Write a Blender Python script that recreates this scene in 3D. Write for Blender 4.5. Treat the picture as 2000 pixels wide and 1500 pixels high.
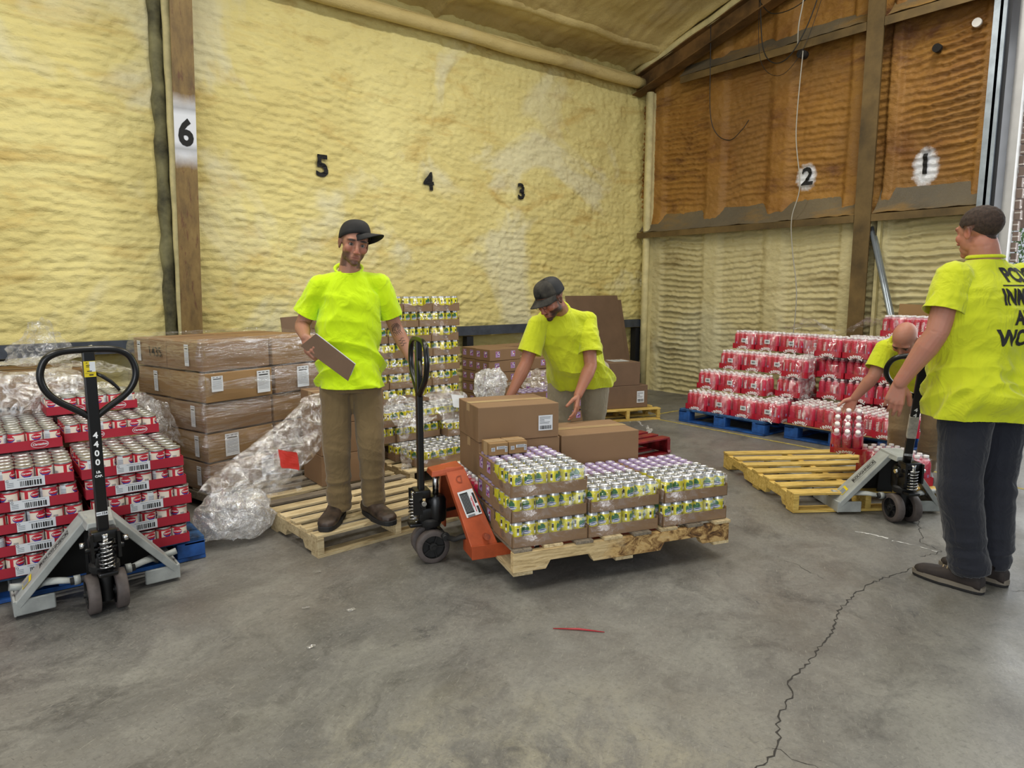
import bpy, bmesh, math, random
import numpy as np
from mathutils import Vector, Matrix, Euler, noise
PI = math.pi
R = math.radians
rnd = random.Random(7)
for o in list(bpy.data.objects): bpy.data.objects.remove(o)
sc = bpy.context.scene
# ---------------------------------------------------------------- camera
cam_d = bpy.data.cameras.new('camera'); cam = bpy.data.objects.new('camera', cam_d)
sc.collection.objects.link(cam); sc.camera = cam
cam_d.sensor_width = 36; cam_d.lens = 1340 / 2000 * 36
cam_d.clip_start = 0.05; cam_d.clip_end = 200
cam.location = (0, 0, 1.45)
cam.rotation_euler = (R(90 - 7.9), 0, R(-38.6))
# ---------------------------------------------------------------- world, exposure
w = bpy.data.worlds.new('world'); sc.world = w; w.use_nodes = True
wn = w.node_tree; wn.nodes.clear()
bg = wn.nodes.new('ShaderNodeBackground'); wo = wn.nodes.new('ShaderNodeOutputWorld')
bg.inputs[0].default_value = (0.86, 0.93, 1.0, 1); bg.inputs[1].default_value = 0.62
wn.links.new(bg.outputs[0], wo.inputs[0])
sc.view_settings.view_transform = 'Standard'; sc.view_settings.look = 'None'
sc.view_settings.gamma = 1; sc.view_settings.use_curve_mapping = False
sc.view_settings.exposure = -0.12
sc.cycles.transparent_max_bounces = 24
sc.cycles.max_bounces = 8
def Vec(*a): return Vector(a)
def area(name, loc, size, power, col=(1, 1, 1), rot=(0, 0, 0), sy=None):
    l = bpy.data.lights.new(name, 'AREA'); l.energy = power; l.color = col
    l.shape = 'RECTANGLE'; l.size = size; l.size_y = sy or size
    o = bpy.data.objects.new(name, l); sc.collection.objects.link(o); o.location = loc; o.rotation_euler = rot
    return o
# open loading doors behind the photographer and the doorway in the right wall
area('dock_door_daylight', (-3.2, -3.0, 2.2), 3.6, 190, (0.95, 0.97, 1.0), (R(78), 0, R(-45)), 3.2)
area('doorway_daylight', (8.5, 0.6, 2.2), 3.0, 120, (0.93, 0.97, 1.0), (R(90), 0, R(90)), 3.4)
ADDED_LAMPS = [(1.2, 3.9), (4.2, 3.9), (1.2, 1.4), (4.2, 1.4), (-1.6, 3.9), (-1.6, 1.4), (6.4, 2.2)]  # lamps out of view, added to light floor and goods from above
def zroof(y): return 4.42 + 0.293 * (6.7 - y)
for lx, ly in ADDED_LAMPS:
    area('added_lamp_light', (lx, ly, zroof(ly) - 0.22), 1.2, 62, (1.0, 0.965, 0.9), (0, 0, 0), 0.3)

# ---------------------------------------------------------------- helpers
COL = sc.collection
def link(o): COL.objects.link(o); return o
class MB:
    """collects shapes in one bmesh; every face carries a material slot"""
    def __init__(s): s.bm = bmesh.new(); s.mi = 0; s.M = Matrix.Identity(4)
    def m(s, i): s.mi = i; return s
    def at(s, M): s.M = M; return s
    def face(s, vs):
        try: f = s.bm.faces.new(vs); f.material_index = s.mi; return f
        except ValueError: return None
    def v(s, p): return s.bm.verts.new(s.M @ Vector(p))
    def box(s, c, d, rz=0, taper=None, M=None):
        x, y, z = d[0] / 2, d[1] / 2, d[2] / 2; RM = M or Matrix.Rotation(rz, 4, 'Z'); V = []
        for k in (-1, 1):
            tp = (taper if taper and k > 0 else 1)
            for a, b in ((-1, -1), (1, -1), (1, 1), (-1, 1)):
                V.append(s.v(Vector(c) + RM @ Vector((a * x * tp, b * y * tp, k * z))))
        for q in ((3, 2, 1, 0), (4, 5, 6, 7), (0, 1, 5, 4), (1, 2, 6, 5), (2, 3, 7, 6), (3, 0, 4, 7)): s.face([V[i] for i in q])
        return s
    def rbox(s, c, d, b=0.01, rz=0, M=None, seg=2):
        t = bmesh.new(); bmesh.ops.create_cube(t, size=1)
        for v in t.verts: v.co = Vector((v.co.x * d[0], v.co.y * d[1], v.co.z * d[2]))
        bmesh.ops.bevel(t, geom=t.edges[:], offset=b, segments=seg, affect='EDGES', profile=0.5)
        s.merge(t, Matrix.Translation(c) @ (M or Matrix.Rotation(rz, 4, 'Z')), smooth=False); return s
    def merge(s, t, M, smooth=True):
        mp = {}
        for v in t.verts: mp[v] = s.v(M @ v.co)
        for f in t.faces:
            g = s.face([mp[v] for v in f.verts])
            if g: g.smooth = smooth
        t.free()
    def hull8(s, P):
        V = [s.v(p) for p in P]
        for q in ((3, 2, 1, 0), (4, 5, 6, 7), (0, 1, 5, 4), (1, 2, 6, 5), (2, 3, 7, 6), (3, 0, 4, 7)): s.face([V[i] for i in q])
        return s
    def quad(s, a, b, c, d): s.face([s.v(a), s.v(b), s.v(c), s.v(d)]); return s
    def tube(s, pts, r, n=12, caps=True, closed=False, rs=None, flat=None):
        pts = [Vector(p) for p in pts]; N = len(pts); rings = []; prev = None
        for i, p in enumerate(pts):
            if closed: t = (pts[(i + 1) % N] - pts[i - 1])
            else: t = pts[min(i + 1, N - 1)] - pts[max(i - 1, 0)]
            t.normalize()
            if prev is None: a = t.orthogonal().normalized()
            else:
                a = prev - t * prev.dot(t)
                a = a.normalized() if a.length > 1e-6 else t.orthogonal().normalized()
            prev = a; b = t.cross(a); rr = rs[i] if rs else r; ring = []
            for k in range(n):
                an = 2 * PI * k / n
                ring.append(s.v(p + (a * math.cos(an) + b * math.sin(an) * (flat or 1)) * rr))
            rings.append(ring)
        rg = range(N) if closed else range(N - 1)
        for i in rg:
            A, B = rings[i], rings[(i + 1) % N]
            for k in range(n):
                f = s.face([A[k], A[(k + 1) % n], B[(k + 1) % n], B[k]])
                if f: f.smooth = True
        if caps and not closed: s.face(rings[0][::-1]); s.face(rings[-1])
        return s
    def cyl(s, a, b, r, n=20, r2=None): return s.tube([a, b], r, n, rs=[r, r2 if r2 is not None else r])
    def lathe(s, prof, c=(0, 0, 0), n=24, M=None, mats=None, cap=True):
        """prof: list of (radius, z)"""
        T = Matrix.Translation(c) @ (M or Matrix.Identity(4)); rings = []
        for r, z in prof:
            rings.append([s.v(T @ Vector((r * math.cos(2 * PI * k / n), r * math.sin(2 * PI * k / n), z))) for k in range(n)])
        for i in range(len(prof) - 1):
            if mats: s.mi = mats[i]
            for k in range(n):
                f = s.face([rings[i][k], rings[i][(k + 1) % n], rings[i + 1][(k + 1) % n], rings[i + 1][k]])
                if f: f.smooth = True
        if cap:
            if prof[0][0] > 1e-5: s.face(rings[0][::-1])
            if prof[-1][0] > 1e-5: s.face(rings[-1])
        return s
    def prism(s, poly, a, b, axis='Y'):
        """poly 2D in (x,z), extruded along axis from a to b"""
        def P(p, t): return {'Y': (p[0], t, p[1]), 'X': (t, p[0], p[1]), 'Z': (p[0], p[1], t)}[axis]
        A = [s.v(P(p, a)) for p in poly]; B = [s.v(P(p, b)) for p in poly]; n = len(poly)
        s.face(A); s.face(B[::-1])
        for i in range(n): s.face([A[i], B[i], B[(i + 1) % n], A[(i + 1) % n]])
        return s
    def mesh(s, name, mats, norm=True):
        if norm: bmesh.ops.recalc_face_normals(s.bm, faces=s.bm.faces[:])
        me = bpy.data.meshes.new(name); s.bm.to_mesh(me); s.bm.free()
        for m_ in (mats if isinstance(mats, (list, tuple)) else [mats]): me.materials.append(m_)
        return me
    def build(s, name, mats, parent=None, loc=(0, 0, 0), rot=(0, 0, 0), norm=True):
        o = link(bpy.data.objects.new(name, s.mesh(name, mats, norm)))
        o.location = loc; o.rotation_euler = rot
        if parent: o.parent = parent
        return o
def smooth(o, ang=40):
    me = o.data
    for p in me.polygons: p.use_smooth = True
    try:
        me.set_sharp_from_angle(angle=R(ang))
    except Exception: pass
    return o
def bevel(o, wd=0.004, seg=2, ang=35):
    b = o.modifiers.new('bevel', 'BEVEL'); b.width = wd; b.segments = seg; b.limit_method = 'ANGLE'; b.angle_limit = R(ang); return o
def obj(name, me, parent=None, loc=(0, 0, 0), rot=(0, 0, 0), scale=None):
    o = link(bpy.data.objects.new(name, me)); o.location = loc; o.rotation_euler = rot
    if scale: o.scale = scale
    if parent: o.parent = parent
    return o
def thing(name, label, cat, loc=(0, 0, 0), rz=0, group=None):
    o = link(bpy.data.objects.new(name, None)); o.empty_display_size = 0.05
    o.location = loc; o.rotation_euler = (0, 0, rz); o['label'] = label; o['category'] = cat
    if group: o['group'] = group
    return o
def tag(o, label, cat, group=None, kind=None):
    o['label'] = label; o['category'] = cat
    if group: o['group'] = group
    if kind: o['kind'] = kind
    return o
def struct(o): o['kind'] = 'structure'; return o
def dup(root, loc, rz, label, group=None):
    r = link(root.copy()); r.location = loc; r.rotation_euler = (0, 0, rz); r['label'] = label
    if group: r['group'] = group
    def rec(a, b):
        for ch in a.children:
            c = link(ch.copy()); c.parent = b; rec(ch, c)
    rec(root, r); return r
# text as a flat mesh in the XY plane, centred; returns bmesh
_tc = {}
def text_bm(s, size=1.0, offset=0.0, arc=None, squeeze=1.0, serif=False, shear=0.0, space=1.0):
    key = (s, size, offset, arc, squeeze, shear, space)
    if key not in _tc:
        cu = bpy.data.curves.new('t', 'FONT'); cu.body = s; cu.size = size; cu.offset = offset; cu.shear = shear
        cu.align_x = 'CENTER'; cu.align_y = 'CENTER'; cu.resolution_u = 3; cu.space_character = space
        o = bpy.data.objects.new('t', cu); COL.objects.link(o)
        dg = bpy.context.evaluated_depsgraph_get(); dg.update()
        me = bpy.data.meshes.new_from_object(o.evaluated_get(dg))
        bpy.data.objects.remove(o); bpy.data.curves.remove(cu)
        _tc[key] = me
    bm = bmesh.new(); bm.from_mesh(_tc[key])
    for v in bm.verts: v.co.x *= squeeze
    if arc:   # bend over a circle of radius arc
        bmesh.ops.subdivide_edges(bm, edges=[e for e in bm.edges if e.calc_length() > size * 0.3], cuts=1)
        for v in bm.verts:
            x, y = v.co.x, v.co.y; a = x / arc
            v.co.x = (arc + y) * math.sin(a); v.co.y = (arc + y) * math.cos(a) - arc
    return bm
def put_text(mb, s, size, M, mi=0, **k):
    mb.mi = mi; mb.merge(text_bm(s, size, **k), M, smooth=False)
FACE_NY = Matrix.Rotation(R(90), 4, 'X')                      # text plane -> faces -Y, reads along +X
FACE_NX = Matrix.Rotation(R(-90), 4, 'Z') @ FACE_NY           # faces -X, reads along -Y
FACE_PX = Matrix.Rotation(R(90), 4, 'Z') @ FACE_NY
# ---------------------------------------------------------------- materials
def srgb(h):
    if isinstance(h, str): h = tuple(int(h[i:i + 2], 16) / 255 for i in (0, 2, 4))
    return tuple(((c / 12.92) if c <= 0.04045 else ((c + 0.055) / 1.055) ** 2.4) for c in h) + (1,)
class NT:
    def __init__(s, m): s.t = m.node_tree
    def n(s, ty, **k):
        x = s.t.nodes.new('ShaderNode' + ty)
        for a, b in k.items():
            if a == 'I':
                for i, vv in b.items():
                    if isinstance(vv, bpy.types.NodeSocket): s.t.links.new(vv, x.inputs[i])
                    else: x.inputs[i].default_value = vv
            else: setattr(x, a, b)
        return x
    def l(s, a, b): s.t.links.new(a, b)
    def noise(s, co, scale, det=4, rough=0.55, dist=0.0):
        return s.n('TexNoise', I={'Vector': co, 'Scale': scale, 'Detail': det, 'Roughness': rough, 'Distortion': dist}).outputs[0]
    def ramp(s, f, stops, interp='LINEAR'):
        r = s.n('ValToRGB', I={0: f}); e = r.color_ramp.elements; r.color_ramp.interpolation = interp
        e[0].position, e[0].color = stops[0][0], stops[0][1] if len(stops[0][1]) == 4 else stops[0][1] + (1,)
        e[1].position, e[1].color = stops[1][0], stops[1][1]
        for p, c in stops[2:]: x = e.new(p); x.color = c
        return r.outputs[0]
    def mix(s, f, a, b, bt='MIX'):
        x = s.n('Mix', data_type='RGBA', blend_type=bt)
        for i, vv in ((0, f), (6, a), (7, b)):
            if isinstance(vv, bpy.types.NodeSocket): s.l(vv, x.inputs[i])
            else: x.inputs[i].default_value = vv
        return x.outputs[2]
    def math(s, op, a, b=0.5, c=None, clamp=False):
        x = s.n('Math', operation=op, use_clamp=clamp)
        for i, vv in ((0, a), (1, b), (2, c)):
            if vv is None: continue
            if isinstance(vv, bpy.types.NodeSocket): s.l(vv, x.inputs[i])
            else: x.inputs[i].default_value = vv
        return x.outputs[0]
    def mapping(s, co, scale=(1, 1, 1), loc=(0, 0, 0), rot=(0, 0, 0)):
        return s.n('Mapping', I={0: co, 1: loc, 2: rot, 3: scale}).outputs[0]
    def bump(s, h, st=0.3, d=0.01): return s.n('Bump', I={'Height': h, 'Strength': st, 'Distance': d}).outputs[0]
def newmat(name, col=(0.5, 0.5, 0.5, 1), rough=0.6, metal=0.0, **k):
    m = bpy.data.materials.new(name); m.use_nodes = True; b = m.node_tree.nodes['Principled BSDF']
    b.inputs['Base Color'].default_value = col; b.inputs['Roughness'].default_value = rough; b.inputs['Metallic'].default_value = metal
    for a, v in k.items(): b.inputs[a.replace('_', ' ')].default_value = v
    return m, NT(m), b
_mc = {}
def M_(name, hexcol, rough=0.6, metal=0.0, var=0.12, scale=6.0, bumps=0.0, bscale=60.0, **k):
    """plain surface with slight colour mottling"""
    if name in _mc: return _mc[name]
    c = srgb(hexcol); m, t, b = newmat(name, c, rough, metal, **k)
    co = t.n('TexCoord').outputs['Object']
    if var:
        n = t.noise(co, scale, 5, 0.6)
        d = tuple(x * (1 - var * 1.6) for x in c[:3]) + (1,); u = tuple(min(1, x * (1 + var)) for x in c[:3]) + (1,)
        t.l(t.ramp(n, [(0.3, d), (0.7, u)]), b.inputs['Base Color'])
    if bumps: t.l(t.bump(t.noise(co, bscale, 3), bumps, 0.002), b.inputs['Normal'])
    _mc[name] = m; return m
# ================================================================ THE ROOM
def vn(x, y, seed):
    xi = np.floor(x).astype(np.int64); yi = np.floor(y).astype(np.int64); xf = x - xi; yf = y - yi
    def h(a, b):
        n = (a * 374761393 + b * 668265263 + seed * 974634777) & 0xffffffff
        n = ((n ^ (n >> 13)) * 1274126177) & 0xffffffff
        return ((n ^ (n >> 16)) & 0xffff) / 65535.0
    u = xf * xf * (3 - 2 * xf); v = yf * yf * (3 - 2 * yf)
    return (h(xi, yi) * (1 - u) + h(xi + 1, yi) * u) * (1 - v) + (h(xi, yi + 1) * (1 - u) + h(xi + 1, yi + 1) * u) * v
def fb(x, y, seed, o=4, g=0.5):
    s = 0; a = 1; t = 0
    for i in range(o): s = s + a * vn(x * 2 ** i, y * 2 ** i, seed + i * 17); t += a; a *= g
    return s / t - 0.5
def sst(a, b, x): t = np.clip((x - a) / (b - a), 0, 1); return t * t * (3 - 2 * t)
def laps(u, z, seed, per, amp):
    """overlapping horizontal passes of sprayed foam: each rolls out and tucks back under itself"""
    ph = z / per + 2.2 * fb(u * 0.9, z * 0.9, seed, 3) + 0.55 * fb(u * 7, z * 4, seed + 5, 3)
    k = np.floor(ph); f = ph - k
    roll = np.where(f < 0.16, sst(0, 0.16, f) * 1.0, 1.0 - 0.85 * sst(0.16, 1.0, f) ** 1.0)
    roll = sst(0.0, 0.14, f) * (1 - 0.8 * sst(0.2, 1.0, f))
    return roll * amp * (0.65 + 0.9 * (vn(u * 1.3, k * 3.1, seed + 9)))
def height_grid(name, u0, u1, z0, z1, st, fn, pos, mats):
    nu = int((u1 - u0) / st) + 1; nz = int((z1 - z0) / st) + 1
    u = np.linspace(u0, u1, nu); z = np.linspace(z0, z1, nz); U, Z = np.meshgrid(u, z)
    H = fn(U, Z); co = np.stack(pos(U, Z, H), -1).reshape(-1, 3)
    i = np.arange(nu * nz).reshape(nz, nu)
    q = np.stack([i[:-1, :-1], i[:-1, 1:], i[1:, 1:], i[1:, :-1]], -1).reshape(-1, 4)
    me = bpy.data.meshes.new(name); me.vertices.add(len(co)); me.vertices.foreach_set('co', co.ravel().astype(np.float32))
    me.loops.add(q.size); me.loops.foreach_set('vertex_index', q.ravel().astype(np.int32))
    me.polygons.add(len(q)); me.polygons.foreach_set('loop_start', np.arange(0, q.size, 4, dtype=np.int32))
    me.polygons.foreach_set('use_smooth', np.ones(len(q), bool))
    me.update(calc_edges=True); me.validate()
    for m in mats: me.materials.append(m)
    return link(bpy.data.objects.new(name, me))
def spray_mask(t, co, center, rx, rz, ax, hard=0.25, ns=14):
    """0..1 mask of an oversprayed patch around a point on a wall; ax = horizontal axis of the wall"""
    s = t.n('SeparateXYZ', I={0: co}); dx = t.math('SUBTRACT', s.outputs[ax], center[0]); dz = t.math('SUBTRACT', s.outputs[2], center[1])
    d = t.math('ADD', t.math('POWER', t.math('DIVIDE', t.math('ABSOLUTE', dx), rx), 2.0), t.math('POWER', t.math('DIVIDE', t.math('ABSOLUTE', dz), rz), 2.0))
    d = t.math('ADD', d, t.math('MULTIPLY', t.math('SUBTRACT', t.noise(co, ns, 5, 0.7), 0.5), 2.2))
    return t.math('SUBTRACT', 1.0, t.math('DIVIDE', t.math('SUBTRACT', d, 0.6), hard * 4), clamp=True)
def foam_mat(name, stops, stain, patch, spots=(), white=(), ax=0, fine=0.5):
    m, t, b = newmat(name, rough=0.62); co = t.n('TexCoord').outputs['Object']
    st = t.mapping(co, (0.8, 0.8, 2.2) )
    c = t.ramp(t.noise(co, 0.9, 6, 0.6, 0.4), stops)
    c = t.mix(t.ramp(t.noise(st, 1.3, 7, 0.65, 0.6), [(0.52, (0, 0, 0, 1)), (0.68, (0.85, 0.85, 0.85, 1))]), c, stain)
    c = t.mix(t.ramp(t.noise(t.mapping(co, (1, 1, 1), (31, 7, 3)), 0.7, 4, 0.55, 0.8), [(0.54, (0, 0, 0, 1)), (0.62, (0.7, 0.7, 0.7, 1))]), c, patch)
    c = t.mix(t.math('MULTIPLY', t.ramp(t.noise(t.mapping(co, (1, 1, 4)), 9, 5, 0.7), [(0.6, (0, 0, 0, 1)), (0.75, (1, 1, 1, 1))]), 0.35), c, tuple(x * 0.62 for x in stain[:3]) + (1,))
    for cx, cz, rx, rz in white: c = t.mix(spray_mask(t, co, (cx, cz), rx, rz, ax), c, (0.72, 0.74, 0.78, 1))
    for cx, cz, rx, rz in spots: c = t.mix(t.math('MULTIPLY', spray_mask(t, co, (cx, cz), rx, rz, ax, 0.3, 26), 0.38), c, (0.02, 0.02, 0.02, 1))
    t.l(c, b.inputs['Base Color'])
    h = t.math('ADD', t.noise(t.mapping(co, (1, 1, 2)), 26, 6, 0.6, 0.5), t.math('MULTIPLY', t.noise(co, 70, 3), 0.35))
    t.l(t.bump(h, fine, 0.016), b.inputs['Normal'])
    b.inputs['Specular IOR Level'].default_value = 0.35
    return m
S = srgb
m_foam = foam_mat('yellow_spray_foam', [(0.3, S('cfbf78')), (0.7, S('e2d692'))], S('c0a45c'), S('dad4b0'),
                  spots=[(2.93, 2.66, 0.06, 0.085), (4.17, 2.635, 0.07, 0.09), (5.48, 2.63, 0.07, 0.08)])
m_foamp = foam_mat('pale_spray_foam', [(0.3, S('bdb283')), (0.7, S('d0c596'))], S('9a8a5e'), S('c6c09c'), ax=1)
m_foamb = foam_mat('brown_aged_spray_foam', [(0.28, S('6e4620')), (0.5, S('946a30')), (0.72, S('a87d3c'))], S('5a3620'), S('8a6534'),
                   spots=[(3.0, 2.80, 0.04, 0.09)], white=[(4.26, 2.72, 0.10, 0.13), (3.0, 2.67, 0.11, 0.16)], ax=1)
m_foamc = foam_mat('ceiling_spray_foam', [(0.3, S('b8a468')), (0.7, S('d2be82'))], S('98804c'), S('c4b486'), ax=0)

def h_back(U, Z):
    m = sst(-0.08, 0.16, fb(U * 0.45, Z * 0.6, 3, 3)) * 0.7 + 0.3
    h = laps(U, Z + 0.06 * U, 21, 0.075, 0.011) * m
    h += 0.05 * fb(U * 0.8, Z * 0.9, 4, 4) + 0.035 * fb(U * 5, Z * 9, 8, 4) + 0.022 * np.abs(fb(U * 9, Z * 22, 12, 3)) * 2 + 0.012 * fb(U * 25, Z * 40, 15, 2)
    big = sst(0.05, 0.14, fb(U * 0.7 + 9, Z * 0.8, 31, 3)); h += big * (0.035 * np.abs(fb(U * 6, Z * 9, 41, 4)) * 2)
    for (cx, cz, r) in ((0.25, 2.0, .1), (4.8, 1.4, .08), (5.9, 1.72, .08), (6.7, 1.72, .07), (5.7, 2.25, .15), (1.15, 1.45, .12), (4.75, 1.9, .06), (5.2, 2.0, .09)):
        d = np.sqrt((U - cx) ** 2 + (Z - cz) ** 2) / r; h += 0.014 * np.exp(-(d - 0.75) ** 2 * 9) * (0.4 + vn(U * 14, Z * 14, 88))
    h += 0.05 * sst(7.35, 7.7, U) * (0.6 + fb(U * 8, Z * 9, 77, 3))
    return h
wall_back = struct(height_grid('wall_back', -3.2, 7.74, 0, 4.6, 0.0155, h_back, lambda U, Z, H: (U, 6.72 - H, Z), [m_foam]))
def h_right(U, Z):   # U = y along the wall
    stud = np.zeros_like(U)
    for c, wd in ((6.42, .13), (5.5, .15), (4.6, .16), (3.72, .10), (3.34, .07), (2.5, .07)): stud = np.maximum(stud, 1 - sst(wd * 0.5, wd * 1.25, np.abs(U - c)))
    low = Z < 2.2
    edge = np.where(low, 1, 1 - sst(2.62, 2.48, Z) * 0.9)
    edge = edge * (1 - sst(3.95, 4.1, Z))
    h = laps(U * 1.0, Z + 0.03 * U, 51, 0.072, 0.034) * (1 - stud) * edge * (0.55 + 0.8 * sst(-.12, .12, fb(U * .8, Z * .8, 91, 3)))
    h += 0.055 * stud + 0.04 * fb(U * 1.2, Z * 1.1, 55, 4) + 0.018 * fb(U * 12, Z * 18, 58, 3) + 0.012 * fb(U * 30, Z * 40, 63, 2)
    h += 0.05 * sst(2.6, 2.25, Z) * (Z > 2.2)
    d = np.sqrt((U - 6.35) ** 2 + ((Z - 0.55) / 1.5) ** 2) / 0.05; h -= 0.05 * np.exp(-d * d)
    return h
wr = struct(height_grid('wall_right', 2.40, 6.74, 0, 2.24, 0.013, h_right, lambda U, Z, H: (7.76 - H, U, Z), [m_foamp]))
wru = struct(height_grid('wall_right', 2.40, 6.74, 2.2, 6.0, 0.013, h_right, lambda U, Z, H: (7.76 - H, U, Z), [m_foamb]))
# smoke-grey overspray along the purlin ledge, as a strip of hardened foam lying on it
def h_ceil(U, V):
    st = (U + 0.15 * V) * 7
    return 0.035 * np.abs(fb(st * 0.9, V * 0.9, 5, 3)) * 2 + 0.05 * fb(U * 1.1, V * 1.1, 6, 3) + 0.02 * fb(U * 12, V * 5, 7, 3) + 0.06 * sst(0.35, 0.0, np.abs(V - 0.55)) + 0.05 * (1 - sst(0, .1, np.abs((U % 3.1) - 1.2)))
ceil = struct(height_grid('ceiling', -5, 7.9, -0.1, 11.5, 0.03, h_ceil,
     lambda U, V, H: (U, 6.75 - V * 0.9597, 4.42 + V * 0.2809 - H), [m_foamc]))
# gable cladding above and eave
# floor
m_floor, t, b = newmat('worn_concrete', rough=0.5); co = t.n('TexCoord').outputs['Object']
rot = t.mapping(co, (1, 1, 1), (0, 0, 0), (0, 0, R(-28)))
strk = t.mapping(rot, (0.85, 1.35, 1)); mk = lambda f, lo, hi, k=1.0: t.ramp(f, [(lo, (0, 0, 0, 1)), (hi, (k, k, k, 1))])
wr_ = t.n('VectorMath', operation='ADD', I={0: rot, 1: t.n('VectorMath', operation='SCALE', I={0: t.n('TexNoise', I={'Vector': co, 'Scale': 1.6, 'Detail': 6}).outputs[1], 3: 0.5}).outputs[0]}).outputs[0]
c = t.ramp(t.noise(wr_, 1.3, 14, 0.74), [(0.3, S('4e4d4a')), (0.5, S('6a6965')), (0.7, S('82817b'))])
c = t.mix(mk(t.noise(t.mapping(wr_, (1, 1, 1), (9, 2, 0)), 0.7, 8, 0.65), 0.45, 0.72, 0.6), c, S('70685e'))
c = t.mix(mk(t.noise(t.mapping(wr_, (1, 1.5, 1), (3, 17, 0)), 1.5, 14, 0.76), 0.50, 0.70, 0.7), c, S('908f87'))
c = t.mix(mk(t.noise(t.mapping(wr_, (1, 1.3, 1), (5, 3, 0)), 2.2, 14, 0.76), 0.53, 0.68, 0.9), c, S('3f3e3c'))
c = t.mix(mk(t.noise(t.mapping(wr_, (1, 2.2, 1), (2, 8, 0)), 2.4, 12, 0.78), 0.61, 0.67, 0.85), c, S('393a3e'))
sx = t.n('SeparateXYZ', I={0: co})
def blob(cx, cy, r): 
    dx = t.math('SUBTRACT', sx.outputs[0], cx); dy = t.math('SUBTRACT', sx.outputs[1], cy)
    d = t.math('SQRT', t.math('ADD', t.math('MULTIPLY', dx, dx), t.math('MULTIPLY', dy, dy)))
    return t.math('SUBTRACT', 1.0, t.math('DIVIDE', d, r), clamp=True)
wear = t.math('MULTIPLY', t.math('MULTIPLY', blob(0.9, 1.0, 1.2), 2.0, clamp=True), mk(t.noise(t.mapping(wr_, (1.0, 1.5, 1)), 3.2, 14, 0.78), 0.44, 0.64, 0.8))
c = t.mix(wear, c, S('a29d88'))
c = t.mix(t.math('MULTIPLY', blob(2.6, 1.0, 3.2), mk(t.noise(t.mapping(wr_, (1, 1, 1), (4, 4, 0)), 1.7, 14, 0.76), 0.42, 0.66, 0.75)), c, S('8f8e87'))
for k, (an, sc_, of) in enumerate(((20, 13, 0), (-35, 10, 7), (75, 12, 3))):
    sv = t.mapping(co, (1, 1, 1), (of, of, 0), (0, 0, R(an)))
    c = t.mix(mk(t.noise(t.mapping(sv, (1.5, 14, 1)), sc_, 3, 0.7), 0.62, 0.68, 0.5), c, S('33322f' if k != 1 else '9b998f'))
c = t.mix(mk(t.noise(co, 45, 6, 0.8), 0.5, 0.72, 0.55), c, S('4a4946'))
c = t.mix(mk(t.noise(t.mapping(co, (1, 1, 1), (3, 3, 3)), 60, 5, 0.8), 0.56, 0.74, 0.5), c, S('a5a49c'))
t.l(c, b.inputs['Base Color'])
t.l(t.ramp(t.noise(strk, 2.4, 6), [(0.3, (0.34, 0.34, 0.34, 1)), (0.7, (0.6, 0.6, 0.6, 1))]), b.inputs['Roughness'])
t.l(t.bump(t.math('ADD', t.noise(rot, 9, 8, 0.7), t.math('MULTIPLY', t.noise(strk, 60, 3), 0.3)), 0.22, 0.006), b.inputs['Normal'])
fl = MB(); fl.box((2.0, 0.5, -0.1), (16, 13, 0.2)); floor = struct(fl.build('floor', m_floor))
# cracks in the slab
m_crack = M_('crack_dark', '35322e', 0.9); m_chalk = M_('chalk_white', 'c9c9c6', 0.9, var=0.3, scale=40); m_ypaint = M_('worn_yellow_paint', 'a99a52', 0.8, var=0.4, scale=20)
def ribbon(pts, wfn, mt, name, z=0.0012, jit=0.02, step=0.03, parent=None):
    P = []; rr = random.Random(len(pts) * 13 + int(pts[0][0] * 100))
    for a, b_ in zip(pts, pts[1:]):
        n = max(1, int(math.dist(a, b_) / step))
        for i in range(n): P.append((a[0] + (b_[0] - a[0]) * i / n, a[1] + (b_[1] - a[1]) * i / n))
    P.append(pts[-1]); mb = MB(); L = []
    for i, p in enumerate(P):
        q = P[min(i + 1, len(P) - 1)]; o = P[max(i - 1, 0)]; dx, dy = q[0] - o[0], q[1] - o[1]; l = math.hypot(dx, dy) or 1
        j = rr.uniform(-jit, jit) if jit else 0; wd = wfn(i / len(P), rr) / 2
        cx, cy = p[0] - dy / l * j, p[1] + dx / l * j
        L.append((mb.v((cx - dy / l * wd, cy + dx / l * wd, z)), mb.v((cx + dy / l * wd, cy - dx / l * wd, z))))
    for a, b_ in zip(L, L[1:]): mb.face([a[0], a[1], b_[1], b_[0]])
    return mb.build(name, mt, parent)
cw = lambda s=1: (lambda t_, r_: s * r_.uniform(0.002, 0.008))
cracks = [[(4.75, 1.75), (4.62, 1.66), (4.211, 1.49), (4.15, 1.36), (3.98, 1.40)], [(3.92, 1.342), (3.6, 1.40), (3.41, 1.42), (3.2, 1.41), (3.018, 1.382), (2.80, 1.30), (2.636, 1.279), (2.45, 1.235), (2.334, 1.232), (2.2, 1.16), (2.064, 1.126), (1.95, 1.05), (1.848, 1.034), (1.60, 1.02), (1.42, 0.98), (1.2, 0.97)],
          [(1.9, 1.05), (1.93, 0.86), (1.85, 0.72), (1.90, 0.55)], [(3.344, 1.846), (3.343, 1.758), (3.31, 1.67), (3.291, 1.593)], [(3.86, 0.96), (4.1, 0.7), (4.25, 0.55)]]
for i, cpts in enumerate(cracks): ribbon(cpts, cw(1.05 if i == 1 else (0.7 if i == 0 else 0.35)), m_crack, 'crack', jit=0.012, parent=floor, step=0.02)
yl = ribbon([(6.02, 6.2), (6.0, 5.24), (6.0, 4.2), (5.99, 3.03), (5.95, 1.0)], lambda a, r_: 0.045 + r_.uniform(-0.012, 0.006), m_ypaint, 'painted_line', jit=0.004, parent=floor)
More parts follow.
